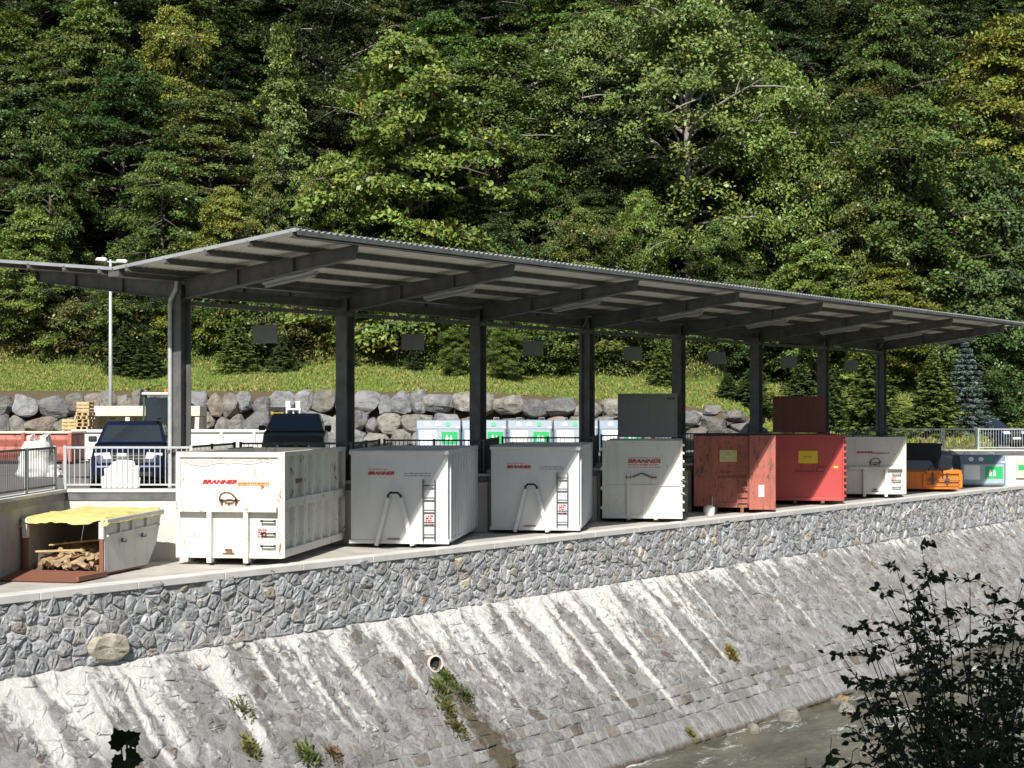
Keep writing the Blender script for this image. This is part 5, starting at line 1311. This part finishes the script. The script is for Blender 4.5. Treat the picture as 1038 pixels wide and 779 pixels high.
# hero trees: (px centre, py top, Y, kind, colour, width, label)
heroes = [
 (402, 22, 90.0, 'hazel', 'hazel', 1.10, 'broad bright green tree with hanging layered sprays, rising behind the second canopy post'),
 (700, -25, 95.0, 'ash', 'light', 1.15, 'tall pale green tree with airy clumped foliage above the middle of the canopy roof'),
 (610, 10, 97.0, 'ash', 'light', .95, 'tall light green tree just left of the airy pale one, mid hillside'),
 (785, 60, 93.5, 'ash', 'bright', .85, 'airy light green tree above the fifth and sixth canopy posts'),
 (930, 90, 91.5, 'maple', 'mid', 1.25, 'large bushy green tree above the right part of the canopy'),
 (868, 130, 91.0, 'maple', 'olive', .9, 'olive bushy tree between the airy pale tree and the large bushy right one'),
 (1005, 150, 90.5, 'maple', 'cool', 1.0, 'blue-tinged bushy green tree above the far right canopy corner'),
 (830, 235, 89.5, 'hazel', 'bright', 1.1, 'low spreading bright tree just above the roof near the sixth post'),
 (900, 262, 89.5, 'beech', 'yellow', 1.2, 'low yellow-green tree just above the right end of the roof'),
 (985, 240, 90.5, 'hazel', 'cool', 1.2, 'low cool green spreading tree just above the roof tip at right'),
 (283, 5, 92.5, 'larch', 'light', 1.1, 'narrow pale drooping tree with a light trunk, left of the bright layered tree'),
 (268, 120, 90.0, 'larch', 'olive', 1.0, 'lower narrow drooping tree with brown patches in front of the narrow pale tree'),
 (165, 150, 91.0, 'beech', 'mid', 1.15, 'wide layered tree above the left end of the canopy roof'),
 (225, 185, 89.6, 'beech', 'yellow', .9, 'yellow-tinged layered tree just behind the roof corner at left'),
 (52, 105, 93.0, 'maple', 'mid', .9, 'rounded green tree top in the upper left of the hillside'),
 (35, 205, 89.5, 'hazel', 'bright', .95, 'bright small-leaved tree at the left edge behind the roof wing'),
 (115, 262, 89.3, 'maple', 'mid', .8, 'small green tree behind the lamp post'),
 (100, 5, 103, 'beech', 'olive', 1.1, 'olive tree crown at the top left of the picture'),
 (175, 0, 101, 'maple', 'yellow', .9, 'yellow autumn-tinged crown at the top left, right of the olive one'),
 (480, 60, 96, 'beech', 'brown', 1.0, 'brown-tinged leafy tree behind the bright layered tree'),
 (540, 140, 92.5, 'beech', 'mid', 1.0, 'mid green tree to the right of the bright layered tree'),
 (590, 205, 90.0, 'maple', 'olive', .9, 'olive low tree above the third rafter of the canopy'),
 (655, 190, 90.0, 'ash', 'bright', .8, 'bright low tree beneath the airy pale one'),
 (500, 215, 89.5, 'maple', 'cool', .9, 'cool green low tree just above the roof by the third post'),
 (735, 215, 89.6, 'maple', 'mid', .95, 'mid green low tree just above the roof by the fifth post'),
 (340, 150, 90.2, 'beech', 'bright', .8, 'small bright tree between the narrow drooping tree and the layered bright one'),
 (900, -10, 104, 'beech', 'mid', 1.0, 'green layered tree at the top of the picture, right of centre'),
 (1015, 10, 101, 'beech', 'yellow', 1.1, 'yellow-green layered tree at the top right corner'),
]
def zt(x, y): return float(terrain(x, y))
for (px_, py_, Y, kd, cl, wd_, lb) in heroes:
    x = PX(px_, Y); h = PZ(py_, Y)-zt(x, Y)
    wf = {'larch': .9}.get(kd, 1.0)
    s0 = min(1.6, max(.75, 7.5/h))
    plant(kd, x, Y, h, G[cl], lb, 'tree', wid=wd_*s0*wf)
# filler forest, one thing per tree; dark leaf colours paint the shaded gaps
AN = [(5, 'left picture edge'), (112, 'lamp post'), (183, 'first canopy post'), (262, 'first hanging sign'), (302, 'roof corner'), (350, 'second canopy post'), (405, 'second hanging sign'), (484, 'third canopy post'), (532, 'third hanging sign'), (595, 'fourth canopy post'),
 (634, 'fourth hanging sign'), (688, 'fifth canopy post'), (722, 'fifth hanging sign'), (767, 'sixth canopy post'), (835, 'seventh canopy post'), (893, 'eighth canopy post'), (978, 'blue spruce'), (1035, 'right picture edge')]
def where(px_):
    a = min(AN, key=lambda q_: abs(q_[0]-px_)); d_ = px_-a[0]
    return ('above the ' if abs(d_) < 12 else ('just right of the ' if d_ > 0 else 'just left of the '))+a[1]
rows = [(91.5, 7.0, 'at the wood edge'), (97, 6.5, 'in the second rank'), (103, 6.5, 'low on the hillside'), (110, 6.5, 'part way uphill'), (118, 6.8, 'halfway uphill'), (127, 7.2, 'high uphill'), (137, 7.6, 'topmost on the hillside')]
kinds = ['beech', 'maple', 'ash', 'beech', 'hazel', 'larch']; cols = ['dark', 'mid', 'deep', 'mid', 'dark', 'olive', 'cool', 'mid']
KW = {'beech': 'layered', 'maple': 'bushy', 'ash': 'airy', 'hazel': 'broad-leaved', 'larch': 'drooping'}
rg4 = random.Random(77); used = set()
for ri, (Y0, sp_, rw) in enumerate(rows):
    hw = 519/F*Y0+4; x = -hw-rg4.random()*2
    while x < hw:
        y = Y0+rg4.uniform(-1.8, 1.8); px_ = 519+x/y*F
        kd = rg4.choice(kinds); cl = rg4.choice(cols[:6] if ri < 5 else cols)
        if ri == 0: cl = rg4.choice(['deep', 'dark', 'dark'])
        h = rg4.uniform(7.5, 12.5) if ri else rg4.uniform(5, 8)
        for pre in ('', 'another ', 'a third ', 'a fourth '):
            lb = '%s%s %s tree %s, %s' % (pre, CW[cl], KW[kd], rw, where(px_))
            if lb not in used: break
        used.add(lb)
        plant(kd, x, y, h, tuple(c*rg4.uniform(.85, 1.15) for c in G[cl]), lb, 'tree', 'trees of the hillside wood', wid=rg4.uniform(.95, 1.25))
        x += sp_*rg4.uniform(.75, 1.25)
# small conifers along the grass
fs_ = [(240, 320, 378, 86.5, 'spruce', (.075, .105, .035), 'small green spruce on the grass right of the first canopy post', 1.0),
 (288, 338, 378, 86.8, 'spruce', (.05, .075, .03), 'small wide dark spruce left of the second canopy post', 1.3),
 (352, 330, 384, 86.5, 'fir', (.05, .075, .03), 'dark small spruce partly behind the second canopy post', 1.0),
 (462, 330, 388, 85.6, 'maple', (.078, .115, .03), 'rounded bright green bush just left of the third canopy post', .95),
 (508, 328, 389, 85.4, 'maple', (.074, .11, .03), 'rounded bright green bush just right of the third canopy post', 1.0),
 (420, 352, 380, 87.5, 'spruce', (.05, .07, .03), 'low dark spruce between the second and third posts', 1.3),
 (672, 340, 392, 85.8, 'fir', (.075, .105, .035), 'small spruce left of the fifth canopy post', 1.1),
 (762, 372, 414, 83.5, 'spruce', (.045, .075, .028), 'low wide spruce left of the sixth canopy post', 1.7),
 (738, 378, 412, 84.0, 'fir', (.05, .08, .03), 'low dark conifer between the fifth and sixth posts', 1.7),
 (812, 368, 410, 83.5, 'spruce', (.05, .08, .03), 'small spruce just left of the seventh canopy post', 1.4),
 (843, 372, 420, 82.6, 'fir', (.05, .08, .03), 'dark spruce just right of the seventh canopy post', 1.1),
 (884, 352, 425, 82.0, 'spruce', (.065, .095, .03), 'full green spruce behind the eighth canopy post', 1.15),
 (946, 356, 421, 82.2, 'fir', (.08, .105, .035), 'pointed green spruce between the last post and the blue spruce', 1.2),
 (979, 343, 413, 82.6, 'bluespruce', (.16, .215, .21), 'silvery blue spruce with tiered branches on the grass slope', 1.0),
 (1030, 352, 425, 92, 'spruce', (.07, .10, .035), 'green spruce at the right edge above the parked car', 1.5),
 (150, 336, 380, 87.0, 'fir', (.04, .065, .025), 'small dark spruce between lamp post and first canopy post', 1.3),
 (125, 330, 378, 87.5, 'spruce', (.04, .065, .025), 'small dark spruce right beside the lamp post', 1.2)]
for (px_, pt, pb, Y, kd, cl, lb, wd_) in fs_:
    x = PX(px_, Y); z = zt(x, Y)-.05; h = PZ(pt, Y)-z
    plant(kd, x, Y, max(1.4, h), ((cl[0]*1.45, cl[1]*1.4, cl[2]*1.1) if kd != 'bluespruce' else (.12, .165, .16)), lb, 'bush' if kd == 'maple' else 'conifer', 'young evergreens on the grass slope', wid=wd_*(1.2 if kd != 'bluespruce' else .95))
# forest-edge shrubs
for i, px_ in enumerate(range(-20, 1070, 46)):
    Y = (89.6 if px_ < 700 else 90.2)+rg4.uniform(-.6, .8); x = PX(px_, Y); h = rg4.uniform(1.6, 3.2)
    cl = rg4.choice(['dark', 'mid', 'mid', 'olive', 'brown', 'yellow'])
    plant('shrub', x, Y, h, G[cl], '%s undergrowth shrub at the forest edge, %s' % (CW[cl], where(px_)), 'shrub', 'shrubs along the forest edge', wid=1.0)

# ---------------------------------------------------------------- grass on the slope
g = np.random.default_rng(5); n_ = 260000
X = g.uniform(-34, 40, n_); Y = g.uniform(78.2, 92, n_); Z = terrain(X, Y)
ok = (Z > 1.45); X, Y, Z = X[ok], Y[ok], Z[ok]; n_ = len(X)
patch = np.array([mnoise.noise(Vector((a*.35, b_*.5, 2))) for a, b_ in zip(X[::1], Y[::1])])
L = g.uniform(.08, .24, n_)*(1+.6*patch); c = np.stack([X, Y, Z+L*.4], 1)
a = unit(np.stack([g.normal(size=n_)*.45, g.normal(size=n_)*.45, np.ones(n_)], 1)); b_ = unit(np.cross(a, g.normal(size=(n_, 3))))
q1 = g.normal(1, .2, n_).clip(.5, 1.6); dry = (g.random(n_) < (.26+.35*patch)).astype(float)
t = np.stack([(.175+.17*dry)*q1, (.245+.06*dry)*q1, (.05+.05*dry)*q1], 1)
me = quads_mesh('slope_grass', c, a, b_, L, L*.22+.02, t, leafmat('grass_blades', .7, .2, False, (1, 1, 1)))
o = bpy.data.objects.new('slope_grass', me); C.objects.link(o); tag(o, 'short sunlit grass with dry patches on the slope above the boulders', 'grass', kind='stuff')

# ---------------------------------------------------------------- weeds on the river wall
def weed(t, s_, h, label, col=(.12, .17, .04), n_=90, spread=.3, seed=0):
    g = np.random.default_rng(seed+50); p = Vector(pl_ap(t, s_, 0))
    spread = min(spread, .27); th = g.random(n_)*6.28; L = h*g.uniform(.3, 1, n_)*.42; r_ = g.random(n_)*spread
    c = np.stack([np.cos(th)*r_, np.sin(th)*r_, g.random(n_)*h*.6-np.cos(th-N.to_2d().angle_signed(Vector((1, 0))))*r_*.9], 1)
    a = unit(np.stack([np.cos(th)*.7, np.sin(th)*.7, g.uniform(.2, 1.2, n_)], 1)); b_ = unit(np.cross(a, g.normal(size=(n_, 3))))
    q_ = g.normal(1, .22, n_).clip(.5, 1.7); tt_ = np.stack([q_*col[0], q_*col[1], q_*col[2]], 1)
    me = quads_mesh('wall_weed', c, a, b_, L, L*.34+.01, tt_, M['weed1']); o = bpy.data.objects.new('wall_weed', me); C.objects.link(o); o.location = p; tag(o, label, 'weed', 'weeds growing on the river wall')
M['weed1'] = leafmat('weed_blades', .6, .25, False, (1, 1, 1))
def ap_from_px(px_, py_):
    k = (py_-HZ)/(1733-px_)/.8138; m_ = (k*WW-4.93)/(1+k); h_ = 4.93+m_; Y = h_*F/(py_-HZ); w_ = WW-m_
    return (Y-.5812*w_)/.8138, m_*math.sqrt(2)
for i, (px_, py_, h, sp_, lb, cl) in enumerate((
  (447, 703, .42, .45, 'lush green tuft just below the drain pipe', (.12, .15, .035)), (453, 722, .35, .5, 'trailing green weed in the wet brown run below the pipe', (.12, .12, .035)),
  (463, 742, .35, .3, 'olive weed half way down the wet brown run', (.13, .11, .04)), (452, 690, .3, .3, 'green fringe right at the mouth of the drain pipe', (.10, .13, .03)), (470, 708, .3, .3, 'dark weed right of the pipe run', (.07, .09, .03)),
  (312, 772, .45, .3, 'bright green weed at the bottom of the wall left of centre', (.12, .15, .045)), (254, 765, .45, .2, 'sparse yellowish weed low on the wall', (.2, .2, .08)), (338, 768, .3, .2, 'brown dry weed beside the bright one', (.2, .13, .08)),
  (742, 668, .5, .2, 'dry ochre weed on the lower courses', (.26, .22, .08)), (700, 748, .35, .15, 'thin weed near the water edge', (.2, .2, .07)), (245, 722, .25, .3, 'dark moss tuft in a streaked joint', (.09, .10, .03)))):
    t_, s_ = ap_from_px(px_, py_); weed(t_, s_, h, lb, cl, 230, sp_, i)

# ================================================================ NEAR BUSH (bottom right) and sapling (bottom left)
def leafblade(name, mat):
    pass
def near_leaves(name, pts, dirs, size, seed, mat, parent):
    """pointed folded leaves, 6 triangles each"""
    g = np.random.default_rng(seed); n_ = len(pts); pts = np.array(pts); dirs = unit(np.array(dirs))
    nr = unit(g.normal(size=(n_, 3))*.6+np.array([0, -.2, .8])); b_ = unit(np.cross(nr, dirs)); nr = np.cross(dirs, b_)
    L = size*g.uniform(.6, 1.25, n_)[:, None]; W = L*.30*g.uniform(.8, 1.2, n_)[:, None]; fold = .25
    v = np.stack([pts, pts+dirs*L*.3+b_*W*.9+nr*W*fold, pts+dirs*L*.65+b_*W*.8+nr*W*fold, pts+dirs*L-nr*L*.12, pts+dirs*L*.65-b_*W*.8+nr*W*fold, pts+dirs*L*.3-b_*W*.9+nr*W*fold, pts+dirs*L*.5], 1)
    fs = []; 
    for i in range(n_):
        k = i*7; fs += [(k, k+1, k+6), (k+1, k+2, k+6), (k+2, k+3, k+6), (k+3, k+4, k+6), (k+4, k+5, k+6), (k+5, k, k+6)]
    me = bpy.data.meshes.new(name); me.from_pydata(v.reshape(-1, 3).tolist(), [], fs)
    at = me.attributes.new('tint', 'FLOAT_COLOR', 'FACE'); q_ = np.repeat(g.normal(1, .2, n_).clip(.5, 1.6), 6); t4 = np.ones((n_*6, 4), np.float32); t4[:, :3] = q_[:, None]; at.data.foreach_set('color', t4.ravel())
    me.materials.append(mat); o = bpy.data.objects.new(name, me); C.objects.link(o); o.parent = parent; o.color = (.050, .068, .022, 1); return o
YB = 9.2; bx, bz = PX(985, YB), float(bankz(-(N.x*PX(985, YB)+N.y*YB)))
e = empty('near_bush', (bx, YB, bz), 0, label='dark leafy bush in shade at the bottom right, close to the camera', cat='bush')
rb = random.Random(12); tw = MB(); LP, LD = [], []
tips = [(935, 553), (908, 575), (880, 640), (868, 640), (872, 690), (890, 668), (900, 605), (925, 600), (950, 640), (965, 620), (985, 590), (1010, 600), (1038, 590), (1045, 620), (1020, 650), (1000, 680), (915, 640), (930, 670), (890, 720), (870, 745), (905, 745), (945, 700), (960, 740), (985, 720), (1010, 700), (1040, 690), (1030, 730), (1005, 750), (975, 765), (940, 770), (900, 775), (865, 775), (1045, 760), (1050, 790), (925, 620), (955, 590), (1030, 612), (945, 655), (1060, 650), (1070, 720), (1035, 665), (880, 700)]
root = Vector((0, 0, 0))
stems = [(Vector((rb.uniform(-.25, .25), rb.uniform(-.3, .3), 0)), Vector((a, b_, c))) for a, b_, c in ((-.25, .0, 0), (0, .1, 0), (.2, 0, 0), (.4, .1, 0), (-.1, -.2, 0))]
for ti, (tx_, ty_) in enumerate(tips+tips[::3]):
    Yt = YB+rb.uniform(-.7, .9); jx, jy = (0, 0) if ti < len(tips) else (rb.uniform(-24, 24), rb.uniform(-6, 34))
    tip = Vector((PX(tx_+jx, Yt)-bx, Yt-YB, PZ(ty_+jy, Yt)-bz)); s0 = stems[ti % 5][0]
    mid = s0.lerp(tip, .5)+Vector((rb.uniform(-.12, .12)+(.10 if tip.x < 0 else -.05), rb.uniform(-.1, .1), .05*tip.z)); mid.x = mid.x*.75
    pts = []
    for q_ in range(13):
        u = q_/12; p = s0*(1-u)**2+mid*2*u*(1-u)+tip*u*u; p += Vector((rb.uniform(-.012, .012), rb.uniform(-.012, .012), 0)); pts.append(p)
    tw.tube(pts, [.012*(1-u/12)+.0016 for u in range(13)], 5, cap=False)
    for k in range(5, 13):
        for q_ in range(4):
            az = rb.uniform(0, 6.28); ln = rb.uniform(.06, .34)*(1.15-k/15); d = Vector((math.cos(az), math.sin(az)*.9, rb.uniform(-.1, .7))).normalized()
            a = pts[k]; b_ = a+d*ln; tw.tube([a, (a+b_)/2+Vector((0, 0, .008)), b_], [.003, .002, .0012], 4, cap=False)
            for w_ in range(int(2+ln*30)):
                u = rb.random()**.7; LP.append(a.lerp(b_, u)); dd = (d*.6+Vector((rb.gauss(0, .6), rb.gauss(0, .6), rb.gauss(-.15, .4)))); LD.append(dd)
        LP.append(pts[k]); LD.append(Vector((rb.gauss(0, 1), rb.gauss(0, 1), rb.gauss(.1, .5))))
tw.build('twigs', M['bark'], e); near_leaves('leaves', LP, LD, .047, 3, M['fgleaf'], e)
# sapling bottom left
YS = 3.9; sx0 = PX(122, YS); zb_ = float(bankz(-(N.x*sx0+N.y*YS)))
e = empty('sapling', (sx0, YS, zb_), 0, label='dark sapling with a few large lobed leaves poking up at the bottom left', cat='sapling')
topz = PZ(745, YS)-zb_
mb = MB(); mb.tube([(0, .02, 0), (.02, .02, topz*.6), (.012, .01, topz*.93), (.016, 0, topz-.01)], [.009, .006, .004, .0025], 6); mb.tube([(.012, .01, topz*.93), (.002, 0, topz-.03)], .002, 5); mb.tube([(.012, .01, topz*.93), (.03, 0, topz-.05)], .002, 5); mb.build('stem', M['bark'], e)
def lobed(c, ang, s_, tilt):
    pr = [(0, 0), (.2, -.12), (.42, -.1), (.46, .08), (.62, .2), (.5, .34), (.52, .52), (.34, .55), (.3, .72), (.14, .74), (0, 1.0), (-.15, .76), (-.3, .7), (-.36, .52), (-.54, .5), (-.5, .3), (-.6, .14), (-.44, .04), (-.38, -.14), (-.18, -.1)]
    mx_ = Matrix.Translation(c) @ Matrix.Rotation(ang, 4, 'Y') @ Matrix.Rotation(tilt, 4, 'X')
    vs = [mx_ @ Vector((x*s_, .03*s_*math.sin(x*5)-abs(x)*.2*s_, z*s_)) for x, z in pr]+[mx_ @ Vector((0, .0, .4*s_))]
    return vs, [(i, (i+1) % len(pr), len(pr)) for i in range(len(pr))]
mb = MB()
for (px_, py_, ang, s_, tl) in ((124, 757, -.45, .052, .3), (131, 750, 1.0, .040, .25), (131, 766, 1.7, .046, .35), (126, 770, -2.2, .038, .3)):
    v_, f_ = lobed(Vector((PX(px_, YS)-sx0, rb.uniform(-.02, .02), PZ(py_, YS)-zb_)), ang, s_, tl); mb.add(v_, f_, M['fgleaf'])
o = mb.build('leaves', M['fgleaf'], e); o.color = (.022, .036, .010, 1)
at = o.data.attributes.new('tint', 'FLOAT_COLOR', 'FACE'); at.data.foreach_set('color', np.ones(len(o.data.polygons)*4, np.float32))
# low twigs at the bottom edge
YT = 6.5; x_ = PX(845, YT); zb_ = float(bankz(-(N.x*x_+N.y*YT)))
e = empty('leafy_twig', (x_, YT, zb_), 0, label='thin dark twig with a few leaves at the bottom edge, left of the big bush', cat='twig')
mb = MB(); LP, LD = [], []
for (tx_, ty_) in ((850, 752), (820, 768), (868, 762), (836, 773)):
    tip = Vector((PX(tx_, YT)-x_, rb.uniform(-.1, .1), PZ(ty_, YT)-zb_)); pts = [Vector((0, 0, 0)).lerp(tip, u/6)+Vector((.04*math.sin(u), 0, 0)) for u in range(7)]; mb.tube(pts, [.005-.0006*u for u in range(7)], 5)
    for u in range(10): LP.append(pts[5].lerp(pts[6], rb.random())); LD.append(Vector((rb.gauss(0, 1), rb.gauss(0, .6), rb.gauss(.2, .5))))
mb.build('twigs', M['bark'], e); near_leaves('leaves', LP, LD, .05, 7, M['fgleaf'], e)
# shade tree on the near bank, behind the camera (it keeps the foreground bush in the shade)
for (x_, y_, h_) in ((1.2, -4.2, 15.5), (-6.5, -6.0, 15.0), (6.5, -3.0, 14.0)):
    wdd = -(N.x*x_+N.y*y_)
    if x_ == 1.2: lb = 'tall shade tree on the near bank behind the camera'
    else: lb = 'shade tree on the near bank to the %s of the camera' % ('left' if x_ < 0 else 'right')
    plant('beech', x_, y_, h_, G['mid'], lb, 'tree', 'trees on the near bank', wid=.85, z=float(bankz(wdd))-.1)
# (labels are kept within sixteen words)
